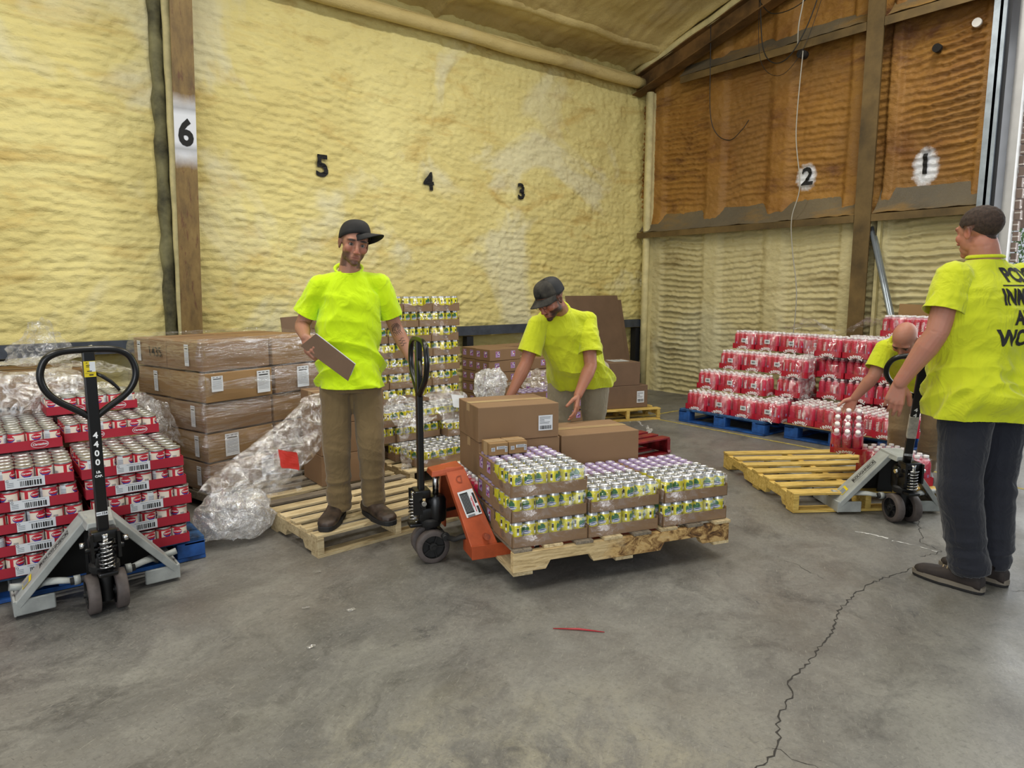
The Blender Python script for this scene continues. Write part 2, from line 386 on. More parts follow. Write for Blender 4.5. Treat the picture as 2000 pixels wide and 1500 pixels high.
ribbon([(6.02, 5.1), (7.6, 5.1)], lambda a, r_: 0.045 + r_.uniform(-0.012, 0.006), m_ypaint, 'painted_line', jit=0.004, parent=floor)
ribbon([(4.099, 1.817), (4.12, 1.74), (4.13, 1.64)], lambda a, r_: r_.uniform(0.008, 0.022), m_chalk, "chalk_mark", jit=0.006, step=.015, parent=floor)
ribbon([(4.112, 1.611), (4.137, 1.49), (4.126, 1.38)], lambda a, r_: r_.uniform(0.0, 0.016), m_chalk, "chalk_mark", jit=0.005, step=.015, parent=floor)
# painted bay numbers, children of the wall they are sprayed on
m_black = M_('black_spray_paint', '141414', 0.8, var=0.2)
def wallnum(s, ax, p, size, par, hw):
    b_ = text_bm(s, size, offset=size * 0.028)
    bmesh.ops.subdivide_edges(b_, edges=b_.edges[:], cuts=2, use_grid_fill=True)
    bmesh.ops.triangulate(b_, faces=b_.faces[:])
    bmesh.ops.subdivide_edges(b_, edges=[e for e in b_.edges if e.calc_length() > 0.02], cuts=1)
    mb = MB()
    for v in b_.verts:
        X, Z = v.co.x * 1.0, v.co.y
        if ax == 'x': U_, Z_ = p[0] + X, p[1] + Z
        else: U_, Z_ = p[0] - X, p[1] + Z
        hh = float(hw(np.array([[U_]]), np.array([[Z_]]))[0, 0]) + 0.016
        v.co = Vector((U_, 6.72 - hh, Z_)) if ax == 'x' else Vector((7.76 - hh, U_, Z_))
    mb.merge(b_, Matrix.Identity(4), smooth=False)
    mb.build('painted_number', m_black, par)
wallnum('5', 'x', (2.93, 2.65), 0.29, wall_back, h_back)
wallnum('4', 'x', (4.17, 2.62), 0.27, wall_back, h_back)
wallnum('3', 'x', (5.48, 2.62), 0.26, wall_back, h_back)
wallnum('2', 'y', (4.24, 2.72), 0.27, wru, h_right)
wallnum('1', 'y', (3.0, 2.69), 0.27, wru, h_right)
# ---- steel frame
m_olive = M_('primer_brown_steel', '685430', 0.62, 0.15, var=0.35, scale=3, bumps=0.1)
m_rust = M_('rusty_brown_steel', '77572f', 0.6, 0.1, var=0.45, scale=2.5)
m_cream = M_('foam_coated_steel', 'cfc38f', 0.7, var=0.15, scale=8, bumps=0.5, bscale=30)
m_dkfoam = M_('sooty_foam_edge', '6e6a4a', 0.8, var=0.55, scale=4, bumps=0.8, bscale=22)
m_rail = M_('blue_grey_steel', '474d57', 0.5, 0.3, var=0.2, scale=10)
m_galv = M_('galvanised_steel', '9aa4ad', 0.38, 0.7, var=0.2, scale=5)
m_white = M_('white_painted_board', 'd8d6d2', 0.6, var=0.06)
# tapered column with the 6
t1 = struct(link(bpy.data.objects.new('trim_1', None)))
mb = MB()
def yf(z): return 6.46 - 0.055 * z
n = 8
mb.hull8([(1.545, 6.75, 0), (1.565, 6.75, 0), (1.565, yf(0) + .011, 0), (1.545, yf(0) + .011, 0), (1.60, 6.75, 4.5), (1.62, 6.75, 4.5), (1.62, yf(4.5) + .011, 4.5), (1.60, yf(4.5) + .011, 4.5)])
mb.build('web', m_olive, t1)
mb = MB(); mb.hull8([(1.455, yf(0) + .012, 0), (1.455, yf(0), 0), (1.625, yf(0), 0), (1.625, yf(0) + .012, 0), (1.515, yf(4.5) + .012, 4.5), (1.515, yf(4.5), 4.5), (1.685, yf(4.5), 4.5), (1.685, yf(4.5) + .012, 4.5)])
m6, t, b = newmat('column_flange_paint', rough=0.62); co = t.n('TexCoord').outputs['Object']
c = t.ramp(t.noise(t.mapping(co, (3, 3, 1)), 2.5, 7, 0.7), [(0.3, S('4f3d22')), (0.55, S('7a6236')), (0.75, S('8a7444'))])
c = t.mix(t.ramp(t.noise(t.mapping(co, (6, 3, 1.3), (4, 0, 0)), 5, 5, 0.7), [(0.57, (0, 0, 0, 1)), (0.66, (0.7, 0.7, 0.7, 1))]), c, S('56301f'))
s_ = t.n('SeparateXYZ', I={0: co}); dz = t.math('ABSOLUTE', t.math('SUBTRACT', s_.outputs[2], 2.74))
wm = t.math('SUBTRACT', 1.0, t.math('DIVIDE', t.math('SUBTRACT', t.math('ADD', dz, t.math('MULTIPLY', t.noise(co, 12), 0.08)), 0.2), 0.14), clamp=True)
c = t.mix(wm, c, (0.62, 0.64, 0.68, 1))
for zz in (2.60, 2.92):
    dd = t.math('ABSOLUTE', t.math('SUBTRACT', s_.outputs[2], zz))
    mm = t.math('MULTIPLY', t.math('SUBTRACT', 1.0, t.math('DIVIDE', dd, 0.05), clamp=True), 0.5)
    c = t.mix(mm, c, (0.1, 0.1, 0.1, 1))
t.l(c, b.inputs['Base Color']); mb.build('flange', m6, t1)
mb = MB(); put_text(mb, '6', 0.285, Matrix.Translation((1.578, yf(2.72) - 0.003, 2.72)) @ Matrix.Rotation(R(3.15), 4, 'X') @ FACE_NY, offset=0.010, squeeze=0.85); mb.build('painted_number', m_black, t1)
mb = MB(); k = 40
for i in range(k):
    z0 = 4.5 * i / k; x = 1.40 + 0.05 * z0 / 4.5 + 0.012 * math.sin(i * 2.1) + 0.008 * math.sin(i * .9)
    if i: pass
pts = [(1.43 + 0.05 * i / k + 0.006 * math.sin(i * 2.3), 6.66 - 0.02, 4.5 * i / k) for i in range(k + 1)]
mb.tube(pts, 0.06, 10, rs=[0.055 + 0.008 * math.sin(i * 1.7) for i in range(k + 1)]); mb.build('foam_edge', m_dkfoam, t1)
mb = MB(); mb.tube([(1.50 + .055 * i / 30 + 0.003 * math.sin(i * 1.9), 6.58 - 0.012 * i / 30, 4.5 * i / 30) for i in range(31)], 0.035, 8); mb.build('foam_edge', m_cream, t1)
# corner pole
mb = MB(); mb.tube([(7.60, 6.50, 0.0), (7.60, 6.50, 1.2), (7.61, 6.5, 2.6), (7.60, 6.49, 4.1)], 0.05, 12); struct(mb.build('trim_2', m_cream))
mb = MB(); mb.box((7.70, 6.53, 2.05), (0.14, 0.12, 4.1)); struct(mb.build('trim_3', m_cream))
# gable column between bays 2 and 1
mb = MB(); mb.box((7.55, 3.50, 2.9), (0.02, 0.17, 5.8)); mb.box((7.65, 3.50, 2.9), (0.18, 0.015, 5.8)); struct(mb.build('trim_4', m_olive))
mb = MB(); mb.box((7.665, 3.365, 1.1), (0.05, 0.035, 2.2)); struct(mb.build('trim_5', m_cream))
# purlins (girts) on the gable wall
mb = MB()
for y0, y1 in ((3.59, 6.62), (2.40, 3.41)): mb.box((7.64, (y0 + y1) / 2, 2.22), (0.20, y1 - y0, 0.014)); mb.box((7.545, (y0 + y1) / 2, 2.19), (0.012, y1 - y0, 0.075))
o_ = struct(mb.build('trim_6', m_olive))
m_soot = foam_mat('sooty_ledge_foam', [(0.3, S('4e4638')), (0.7, S('746850'))], S('8a6a35'), S('5d5648'), ax=1)
def ledge(y0, y1, z, dep, hgt, name):
    def fn(U, V): return 0.02 * fb(U * 5, V * 3, 71, 4)
    return struct(height_grid(name, y0, y1, 0, 1, 0.02, fn, lambda U, V, H: (7.54 + V * dep + H, U, z + (V ** 1.6) * hgt + H * 2 + 0.02 * fb(U * 3, V, 9, 3) * V), [m_soot]))
ledge(3.59, 6.62, 2.232, 0.2, 0.24, 'trim_7'); ledge(2.40, 3.41, 2.232, 0.2, 0.26, 'trim_8')
mb = MB()
for y0, y1, zz in ((3.59, 5.95, 4.16), (2.40, 3.41, 4.16)): mb.box((7.64, (y0 + y1) / 2, zz), (0.20, y1 - y0, 0.014)); mb.box((7.545, (y0 + y1) / 2, zz - 0.03), (0.012, y1 - y0, 0.085))
struct(mb.build('trim_9', m_olive)); ledge(3.59, 6.0, 4.18, 0.2, 0.18, 'trim_10'); ledge(2.40, 3.41, 4.18, 0.2, 0.16, 'trim_11')
# rafter up the gable, and its foam-topped edge
def raf(y): return 4.11 + 0.293 * (6.62 - y)
mb = MB()
def slab(x0, x1, z0, z1, ya=6.66, yb=-1.0):
    mb.hull8([(x0, ya, raf(ya) + z0), (x1, ya, raf(ya) + z0), (x1, yb, raf(yb) + z0), (x0, yb, raf(yb) + z0), (x0, ya, raf(ya) + z1), (x1, ya, raf(ya) + z1), (x1, yb, raf(yb) + z1), (x0, yb, raf(yb) + z1)])
slab(7.42, 7.60, -0.03, -0.018); slab(7.505, 7.515, -0.02, 0.2); slab(7.42, 7.60, 0.19, 0.205)
struct(mb.build('trim_12', m_rust))
mb = MB(); mb.tube([(7.44, y, raf(y) + 0.24 + 0.008 * math.sin(y * 9)) for y in np.linspace(6.6, 0, 40)], 0.045, 8); struct(mb.build('trim_13', m_cream))
# eave strut, foamed over, with the recessed band above it
mb = MB(); mb.tube([(x, 6.56 + 0.01 * math.sin(x * 5), 4.215 + 0.008 * math.sin(x * 3.3)) for x in np.linspace(-4, 7.5, 90)], 0.072, 12); mb.box((1.75, 6.67, 4.26), (11.5, 0.16, 0.1)); struct(mb.build('trim_14', m_foamc))
mb = MB(); mb.tube([(x, 6.2 + 0.012 * math.sin(x * 4), 4.535 + 0.012 * math.sin(x * 6.3)) for x in np.linspace(-4, 7.5, 90)], 0.06, 10); struct(mb.build('trim_15', m_foamc))
# bumper rail along the back wall
gr = thing('guard_rail', 'blue grey steel rail running along the foam wall behind the stacks', 'rail', (0, 0, 0))
mb = MB(); mb.box((3.2, 6.56, 0.965), (8.9, 0.012, 0.105)); mb.box((3.2, 6.60, 1.012), (8.9, 0.08, 0.012)); mb.box((3.2, 6.60, 0.918), (8.9, 0.08, 0.012)); mb.build('beam', m_rail, gr)
for x in (0.2, 2.2, 4.62, 7.55): MB().box((x, 6.615, 0.45), (0.09, 0.09, 0.9)).build('bracket', M_('dark_steel', '26272a', 0.5, 0.3), gr)
MB().box((7.58, 6.58, 0.12), (0.22, 0.16, 0.24)).build('foot', M_('dark_steel', '26272a', 0.5, 0.3), gr)
# doorway in the right wall: galvanised jamb, white board, brick reveal
mb = MB(); mb.box((7.62, 2.375, 2.9), (0.26, 0.02, 5.8)); mb.box((7.50, 2.40, 2.9), (0.02, 0.07, 5.8)); mb.box((7.50, 2.345, 2.9), (0.03, 0.03, 5.8)); o_ = struct(mb.build('door_1', m_galv))
MB().box((7.62, 2.33, 2.9), (0.2, 0.06, 5.8)).build('shadow_gap', M_('dark_steel', '26272a', 0.5, 0.3), o_)  # solid dark strip, its colour stands in for shade in the gap
mb = MB(); mb.box((7.86, 2.33, 2.9), (0.10, 0.16, 5.8)); struct(mb.build('trim_16', m_white))
m_brick, t, b = newmat('brown_brick', rough=0.85); co = t.n('TexCoord').outputs['Object']
bk = t.n('TexBrick', I={'Vector': t.mapping(co, (1, 1, 1), (0, 0, 0), (R(90), 0, R(90))), 'Color1': S('7b6a60'), 'Color2': S('66564d'), 'Mortar': S('b5aca4'), 'Scale': 4.5, 'Mortar Size': 0.03})
t.l(bk.outputs[0], b.inputs['Base Color'])
mb = MB()
for i in range(58):
    z = 0.1 * i; mb.box((7.95, 2.235 - (0.012 if i % 2 else 0), z + 0.045), (0.08, 0.045, 0.086))
mb.build('brick_edge', m_brick, o_)
# unseen ceiling fixtures, added to go with the extra overhead area lights
m_hous = M_('white_lamp_housing', 'e6e6e2', 0.5, var=0.02)
m_tube, t, b = newmat('lamp_tube', (1, 1, 1, 1)); b.inputs['Emission Color'].default_value = (1, 0.97, 0.9, 1); b.inputs['Emission Strength'].default_value = 3
for i, (lx, ly) in enumerate(ADDED_LAMPS):
    q = thing('added_ceiling_lamp', 'added, unseen white twin tube lamp under the foam roof, ' + ('above the empty pallet and milk cans', 'above the standing man and raised load', 'above the camera left of its view', 'above the floor crack', 'above the left edge milk cans', 'farthest behind the left edge', 'nearest the doorway')[i], 'lamp', (lx, ly, zroof(ly) - 0.12), 0, 'added twin tube ceiling lamps')
    MB().box((0, 0, 0.03), (1.3, 0.22, 0.06)).build('housing', m_hous, q)
    for k in (-1, 1): MB().cyl((-0.6, k * 0.06, -0.03), (0.6, k * 0.06, -0.03), 0.013, 10).build('tube', m_tube, q)
# outdoors, seen through the doorway
m_gr = M_('grass', '6f8a4a', 0.9, var=0.4, scale=3); m_leaf = M_('pale_leaves', '8fae78', 0.8, var=0.4, scale=12)
MB().box((14.1, 0, -0.15), (8.2, 20, 0.1)).build('ground_outside', M_('pale_gravel', 'b5b0a8', 0.9)).update_from_editmode() if False else struct(MB().box((14.1, 0, -0.15), (8.2, 20, 0.1)).build('ground_outside', M_('pale_gravel', 'b5b0a8', 0.9)))
porch = thing('porch', 'pinkish boarded porch with white post outside the doorway', 'porch', (9.6, 2.3, -0.1))
m_brd = M_('pinkish_boards', 'b79f98', 0.75, var=0.2, scale=3)
mb = MB()
for i in range(7): mb.box((0.02 * (i % 2), -1.3 + i * 0.29, 2.55), (0.03, 0.28, 0.62))
mb.build('boards', m_brd, porch)
MB().box((0, 0.02, 1.1), (0.1, 0.1, 2.3)).build('post', m_white, porch)
MB().box((0, -0.9, 1.1), (0.12, 0.14, 2.3)).build('post', m_white, porch)
sh_ = tag(height_grid('tarpaulin', -0.6, 3.1, 2.75, 5.6, 0.06, lambda U, Z: 0.08 * fb(U * 3, Z * 2, 5, 4), lambda U, Z, H: (9.3 + H, U, Z), [M_('white_sheeting', 'e4dfe6', 0.6, var=0.05)]), 'pale translucent sheeting hanging outside above the boards', 'sheet')
tr = thing('tree', 'light green leafy tree outside beyond the porch', 'tree', (13.0, 3.2, -0.1))
MB().cyl((0, 0, 0), (0.1, 0, 1.6), 0.14, 10, 0.09).build('trunk', M_('bark', '6b5b4b', 0.9), tr)
mb = MB(); rr = random.Random(3)
for i in range(4200):
    p = Vector((rr.gauss(0, .75), rr.gauss(0, 1.0), 1.9 + rr.gauss(0, .75))); a = Euler((rr.uniform(0, 6), rr.uniform(0, 6), rr.uniform(0, 6))).to_matrix().to_4x4()
    T = Matrix.Translation(p) @ a; mb.quad(T @ Vector((-.045, 0, 0)), T @ Vector((0, -.02, 0)), T @ Vector((.045, 0, 0)), T @ Vector((0, .02, 0)))
mb.build('foliage', m_leaf, tr, norm=False)
# hanging cables on the gable wall
m_wire = M_('black_cable', '151515', 0.5, var=0); m_wirew = M_('white_cable', 'a8a498', 0.5, var=0)
def cable(pts, r, mt, label, group=None):
    P = [Vector(p) for p in pts]; Q = []
    for i in range(len(P) - 1):
        p0, p1, p2, p3 = P[max(i - 1, 0)], P[i], P[i + 1], P[min(i + 2, len(P) - 1)]
        for k in range(8):
            t_ = k / 8; Q.append(0.5 * ((2 * p1) + (p2 - p0) * t_ + (2 * p0 - 5 * p1 + 4 * p2 - p3) * t_ ** 2 + (3 * p1 - p0 - 3 * p2 + p3) * t_ ** 3))
    Q.append(P[-1]); mb = MB(); mb.tube(Q, r, 6); return tag(mb.build('cable', mt), label, 'cable', group)
# ================================================================ MATERIALS OF THE GOODS
def wood(name, hexa, hexb, dark, rough=0.7, knots=True):
    m, t, b = newmat(name, rough=rough); co = t.n('TexCoord').outputs['Object']; rn = t.n('ObjectInfo').outputs['Random']
    off = t.n('CombineXYZ', I={0: t.math('MULTIPLY', rn, 37.0), 1: t.math('MULTIPLY', rn, 11.0), 2: t.math('MULTIPLY', rn, 5.0)}).outputs[0]
    cc = t.n('VectorMath', operation='ADD', I={0: co, 1: off}).outputs[0]
    g = t.noise(t.mapping(cc, (3, 26, 26)), 1.8, 6, 0.65, 1.2)
    c = t.ramp(g, [(0.3, S(dark)), (0.48, S(hexa)), (0.68, S(hexb))])
    c = t.mix(t.math('MULTIPLY', t.ramp(t.noise(cc, 3.5, 5, 0.7), [(0.45, (0, 0, 0, 1)), (0.7, (1, 1, 1, 1))]), 0.45), c, S(dark))
    hs = t.n('HueSaturation', I={4: c, 2: t.math('ADD', t.math('MULTIPLY', rn, 0.35), 0.8)})
    t.l(hs.outputs[0], b.inputs['Base Color']); t.l(t.bump(g, 0.25, 0.004), b.inputs['Normal']); return m
m_pine = wood('pine_board', 'c8b48a', 'dccba2', '8f7a55')
m_pineg = wood('greyed_pine_board', '7e7362', '978b78', '544b40')
m_piney = wood('varnished_yellow_board', 'c9a954', 'e0c577', '8a6f35')
m_bark, t, b = newmat('bark_edge_wood', rough=0.8); co = t.n('TexCoord').outputs['Object']
c = t.ramp(t.noise(t.mapping(co, (2.5, 6, 9)), 2.4, 7, 0.7, 0.8), [(0.36, S('3a2614')), (0.45, S('7c5a31')), (0.56, S('c2a066')), (0.75, S('ceb381'))])
gg = t.noise(t.mapping(co, (26, 3, 26)), 1.8, 6, .65, 1.6); cp = t.ramp(gg, [(0.3, S('9c8358')), (0.5, S('cdb483')), (0.7, S('dcc69a'))])
sy = t.n('SeparateXYZ', I={0: co}).outputs[1]; mk_ = t.math('MULTIPLY', t.math('ADD', t.math('ADD', sy, .12), t.math('MULTIPLY', t.math('SUBTRACT', t.noise(co, 7, 4), .5), .5)), 9.0, clamp=True)
c = t.mix(mk_, cp, c)
t.l(c, b.inputs['Base Color']); t.l(t.bump(t.noise(t.mapping(co, (2, 6, 9)), 5, 6), 0.5, 0.012), b.inputs['Normal'])
m_blue = M_('blue_pallet_paint', '1c4f94', 0.6, var=0.45, scale=9); m_blued = M_('scuffed_blue_paint', '27517f', 0.7, var=0.7, scale=14)
m_card = M_('brown_cardboard', '86694b', 0.75, var=0.05, scale=2.5); m_card2 = M_('brown_cardboard_lighter', '8f7048', 0.75, var=0.06, scale=3)
m_cardd = M_('kraft_board_dark', '705843', 0.75, var=0.08); m_tape = M_('clear_packing_tape', 'b59a74', 0.25, var=0.05)
m_ink = M_('black_ink', '1b1a1a', 0.7, var=0); m_paper = M_('white_label_paper', 'd6dade', 0.6, var=0.03)
m_red = M_('crimson_tray_board', 'a3152c', 0.55, var=0.06); m_redu = M_('red_tray_board', 'b3122e', 0.5, var=0.05)
m_silver = M_('can_aluminium', 'c8cacd', 0.28, 0.9, var=0.03); m_tin = M_('tin_lid', 'aeb0b0', 0.33, 0.85, var=0.1, scale=20)
m_yel = M_('lemon_yellow_can', 'd8cf1e', 0.33, 0.35, var=0.08, scale=30); m_leafg = M_('leaf_green_print', '1f6b3a', 0.4, var=0.1); m_oval = M_('navy_oval_print', '1d3f86', 0.4, var=0)
m_wprint = M_('white_print', 'eef0f0', 0.5, var=0); m_blueprint = M_('blue_print', '2b3f9c', 0.45, var=0); m_redprint = M_('red_print', 'c01d2f', 0.45, var=0.05)
m_greyp = M_('grey_fine_print', '7f858c', 0.6, var=0.1, scale=300); m_cancream = M_('cream_can_label', 'e8dccb', 0.5, var=0.03)
m_juice = M_('raspberry_bottle', 'c42747', 0.22, var=0.15, scale=18, Coat_Weight=0.4); m_cap = M_('white_bottle_cap', 'f0eeee', 0.35, var=0.01); m_capd = M_('dark_bottle_cap', '2a1d1f', 0.35, var=0)
m_neck = M_('clear_bottle_neck', 'd99aa6', 0.15, var=0)
m_lilac = M_('lilac_can_top', 'a392b4', 0.4, 0.2, var=0.1); m_purple = M_('purple_print', '6a2f7c', 0.5, var=0.2, scale=40); m_pinkp = M_('pink_print', 'a987b5', 0.5, var=0.1)
m_steelb = M_('black_gloss_paint', '0b0b0c', 0.28, 0.0, var=0.1); m_blackm = M_('black_matte', '161616', 0.6, var=0.1)
m_grey = M_('light_grey_paint', '9fa3a0', 0.45, 0.05, var=0.16, scale=9); m_orange = M_('orange_paint', 'b04f2a', 0.42, 0.05, var=0.2, scale=7, bumps=0.05)
m_orangew = M_('rubbed_orange_rust', '9a4526', 0.6, 0.05, var=0.5, scale=14)
m_chrome = M_('chrome', 'c9c9c9', 0.18, 1.0, var=0.02); m_rub = M_('worn_wheel_polyurethane', '554d4a', 0.6, var=0.2, scale=20); m_ylab = M_('yellow_sticker', 'd8c21c', 0.5, var=0.03)
def film(name, amin, amax, scale=14, rough=0.12, bst=0.6, stretch=(1, 1, 1), tint=(0.9, 0.92, 0.94, 1), bd=0.01, dif=0.35):
    """clear wrapping film: mostly see-through with creased highlights and a little haze"""
    m = bpy.data.materials.new(name); m.use_nodes = True; t = NT(m); m.node_tree.nodes.clear()
    co = t.mapping(t.n('TexCoord').outputs['Object'], stretch)
    nz = t.noise(co, scale, 5, 0.62, 0.7)
    rid = t.math('SUBTRACT', 1.0, t.math('MULTIPLY', t.math('ABSOLUTE', t.math('SUBTRACT', nz, 0.5)), 7.0), clamp=True)
    bmp = t.bump(t.math('ADD', nz, t.math('MULTIPLY', rid, 0.25)), bst, bd)
    gl = t.n('BsdfGlossy', I={0: (1, 1, 1, 1), 'Roughness': rough, 'Normal': bmp}).outputs[0]
    df = t.n('BsdfDiffuse', I={0: tint, 'Normal': bmp}).outputs[0]
    s1 = t.n('MixShader', I={0: dif, 1: gl, 2: df}).outputs[0]
    tr_ = t.n('BsdfTransparent').outputs[0]
    fac = t.math('ADD', amin, t.math('MULTIPLY', t.math('POWER', rid, 2.0), amax - amin), clamp=True)
    o = t.n('OutputMaterial'); t.l(t.n('MixShader', I={0: fac, 1: tr_, 2: s1}).outputs[0], o.inputs[0]); return m
m_shrink = film('shrink_film', 0.035, 0.13, 22, 0.08, 0.5, bd=0.006, dif=.1)
m_stretch = film('stretch_wrap', 0.04, 0.30, 5, 0.12, 0.7, (0.7, 0.7, 7), bd=0.012, dif=.2)
m_crump = film('crumpled_film', 0.13, 0.6, 17, 0.12, 1.0, bd=0.02, dif=0.3)
m_crumpw = film('dense_crumpled_film', 0.24, 0.8, 20, 0.16, 1.0, bd=0.02, dif=0.4)
# ================================================================ BUILDERS
def wrap(bm, r, zoff, a0=-PI / 2, eps=0.0005):
    """bend a flat XY decal round a vertical cylinder of radius r, centred at angle a0"""
    for _ in range(4):
        e = [e_ for e_ in bm.edges if abs(e_.verts[0].co.x - e_.verts[1].co.x) > .0065]
        if not e: break
        bmesh.ops.subdivide_edges(bm, edges=e, cuts=1); bmesh.ops.triangulate(bm, faces=[f for f in bm.faces if len(f.verts) > 3])
    for v in bm.verts:
        a = a0 + v.co.x / r; v.co = Vector(((r + eps + v.co.z) * math.cos(a), (r + eps + v.co.z) * math.sin(a), zoff + v.co.y))
    return bm
def flat_poly(pts):
    bm = bmesh.new(); f = bm.faces.new([bm.verts.new((x, y, 0)) for x, y in pts]); return bm
def grid_rect(w_, h_, nx=6, cx=0, cy=0, z=0):
    bm = bmesh.new(); V = [[bm.verts.new((cx - w_ / 2 + w_ * i / nx, cy - h_ / 2 + h_ * j, z)) for i in range(nx + 1)] for j in (0, 1)]
    for i in range(nx): bm.faces.new([V[0][i], V[0][i + 1], V[1][i + 1], V[1][i]])
    return bm
def oval(rx, ry, n=20, cx=0, cy=0, z=0, rot=0):
    bm = bmesh.new(); c0 = bm.verts.new((cx, cy, z)); P = []
    for i in range(n):
        a = 2 * PI * i / n; x, y = rx * math.cos(a), ry * math.sin(a)
        P.append(bm.verts.new((cx + x * math.cos(rot) - y * math.sin(rot), cy + x * math.sin(rot) + y * math.cos(rot), z)))
    for i in range(n): bm.faces.new([c0, P[i], P[(i + 1) % n]])
    return bm
def add(mb, bm, mi, M=Matrix.Identity(4)): mb.mi = mi; mb.merge(bm, M, smooth=False)
I4 = Matrix.Identity(4)
def soda_can_mesh():
    mb = MB()
    mb.m(0).lathe([(0.024, 0.0), (0.029, 0.002), (0.0325, 0.009)], n=20, cap=False)
    mb.m(1).lathe([(0.0325, 0.009), (0.033, 0.014), (0.033, 0.100), (0.0315, 0.106)], n=20, cap=False)
    mb.m(0).lathe([(0.0315, 0.106), (0.0268, 0.1165), (0.0275, 0.119), (0.0265, 0.1205), (0.0255, 0.1195), (0.0245, 0.1165), (0.0, 0.1165)], n=20, cap=False)
    mb.m(0).box((0.006, 0, 0.1175), (0.018, 0.011, 0.0012))
    for a0, withtext in ((-PI / 2, True), (PI / 2 + 0.4, True)):
        leaf = []
        for i in range(15):
            a = PI * (-0.15 + 1.3 * i / 14); r = 0.021 if i % 2 == 0 else 0.011
            leaf.append((r * math.cos(a) - 0.004, r * 1.25 * math.sin(a) + 0.006))
        fb_ = flat_poly(leaf); bmesh.ops.triangulate(fb_, faces=fb_.faces[:]); add(mb, wrap(fb_, 0.033, 0.072, a0), 2)
        add(mb, wrap(oval(0.023, 0.0085, 20, 0, 0, 0.0003, R(12)), 0.033, 0.066, a0), 3)
        add(mb, wrap(oval(0.0245, 0.0095, 20, 0, 0, 0.0002, R(12)), 0.033, 0.066, a0), 4)
        tb = text_bm('Snapple', 0.0125, offset=0.0004, shear=0.3)
        for v in tb.verts: v.co.z = 0.0006; x, y = v.co.x, v.co.y; v.co.x, v.co.y = x * math.cos(R(12)) - y * math.sin(R(12)), x * math.sin(R(12)) + y * math.cos(R(12))
        add(mb, wrap(tb, 0.033, 0.066, a0), 4)
        add(mb, wrap(grid_rect(0.010, 0.036, 2, 0.047, 0, 0.0001), 0.033, 0.076, a0), 4)
        add(mb, wrap(grid_rect(0.010, 0.02, 2, 0.047, 0.006, 0.0004), 0.033, 0.076, a0), 5)
    return mb.mesh('soda_can', [m_silver, m_yel, m_leafg, m_oval, m_wprint, m_ink])
def milk_can_mesh():
    mb = MB(); r = 0.0363; n = 32
    mb.m(0).lathe([(0.0345, 0), (0.0372, 0.001), (0.0372, 0.0035), (r, 0.005)], n=n, cap=False)
    # body: paper label in sectors
    secs = [(0, 9, 1), (9, 13, 2), (13, 18, 1), (18, 22, 3), (22, 30, 1), (30, 32, 3)]
    for z0, z1, over in ((0.005, 0.011, 3), (0.011, 0.077, None), (0.077, 0.084, 3), (0.084, 0.0865, 0)):
        for a, b_, mi in secs:
            if over == 3 and mi == 2: mm = 2
            else: mm = over if over is not None else mi
            for k in range(a, b_):
                a1, a2 = -PI / 2 + (k - 4.5) * 2 * PI / n, -PI / 2 + (k - 3.5) * 2 * PI / n; mb.mi = mm
                f = mb.face([mb.v((r * math.cos(a1), r * math.sin(a1), z0)), mb.v((r * math.cos(a2), r * math.sin(a2), z0)), mb.v((r * math.cos(a2), r * math.sin(a2), z1)), mb.v((r * math.cos(a1), r * math.sin(a1), z1))])
    mb.m(0).lathe([(r, 0.0865), (0.0372, 0.088), (0.0372, 0.0925), (0.0350, 0.0925), (0.0345, 0.0895), (0.029, 0.0895), (0.0275, 0.0905), (0.022, 0.0895), (0.0205, 0.0905), (0.0, 0.0902)], n=n, cap=False)
    for a0 in (-PI / 2, -PI / 2 + PI * 0.97):
        add(mb, wrap(oval(0.0235, 0.0165, 22, 0, 0, 0.0002), r, 0.060, a0), 4)
        add(mb, wrap(oval(0.0225, 0.0135, 22, 0, 0.0025, 0.0004), r, 0.060, a0), 3)
        add(mb, wrap(text_bm('Carnation', 0.0105, offset=0.0003, shear=0.25), r, 0.062, a0, 0.0012), 5)
        add(mb, wrap(oval(0.014, 0.003, 12, 0, -0.016, 0.0006), r, 0.062, a0), 4)
    for k in range(9): add(mb, wrap(grid_rect(0.024, 0.0022, 4, 0, 0.022 - k * 0.006, 0.0002), r, 0.044, -PI / 2 + (11 - 4) * 2 * PI / n), 6)
    for k in range(7): add(mb, wrap(grid_rect(0.018, 0.0015, 3, 0, 0.018 - k * 0.006, 0.0002), r, 0.044, -PI / 2 + (20.5 - 4) * 2 * PI / n), 7)
    for k in range(6): add(mb, wrap(grid_rect(0.0018, 0.02, 1, -0.008 + k * 0.0032, 0, 0.0002), r, 0.044, -PI / 2 + (25 - 4) * 2 * PI / n), 6)
    return mb.mesh('milk_can', [m_tin, m_cancream, m_paper, m_redprint, m_blueprint, m_wprint, m_greyp, m_cancream])
def bottle_mesh():
    mb = MB()
    mb.m(0).lathe([(0.026, 0), (0.0315, 0.006), (0.0325, 0.012), (0.0325, 0.14), (0.030, 0.152), (0.022, 0.166)], n=18, cap=False)
    mb.m(1).lathe([(0.022, 0.166), (0.0155, 0.176), (0.0145, 0.186)], n=18, cap=False)
    for a0 in (-PI / 2,):
        tb = text_bm('UNWELL', 0.033, offset=0.0008, squeeze=0.8)
        for v in tb.verts: v.co.x, v.co.y = -v.co.y, v.co.x
        add(mb, wrap(tb, 0.0325, 0.09, a0), 2)
        add(mb, wrap(grid_rect(0.012, 0.03, 2, 0.035, -0.03, 0.0002), 0.0325, 0.09, a0), 3)
    return mb.mesh('bottle', [m_juice, m_neck, m_wprint, m_pinkp])
def cap_mesh(mt):
    mb = MB(); mb.lathe([(0.0165, 0.184), (0.0168, 0.186), (0.0168, 0.198), (0.0155, 0.2005), (0.0, 0.201)], n=16, cap=False); return mb.mesh('cap', mt)
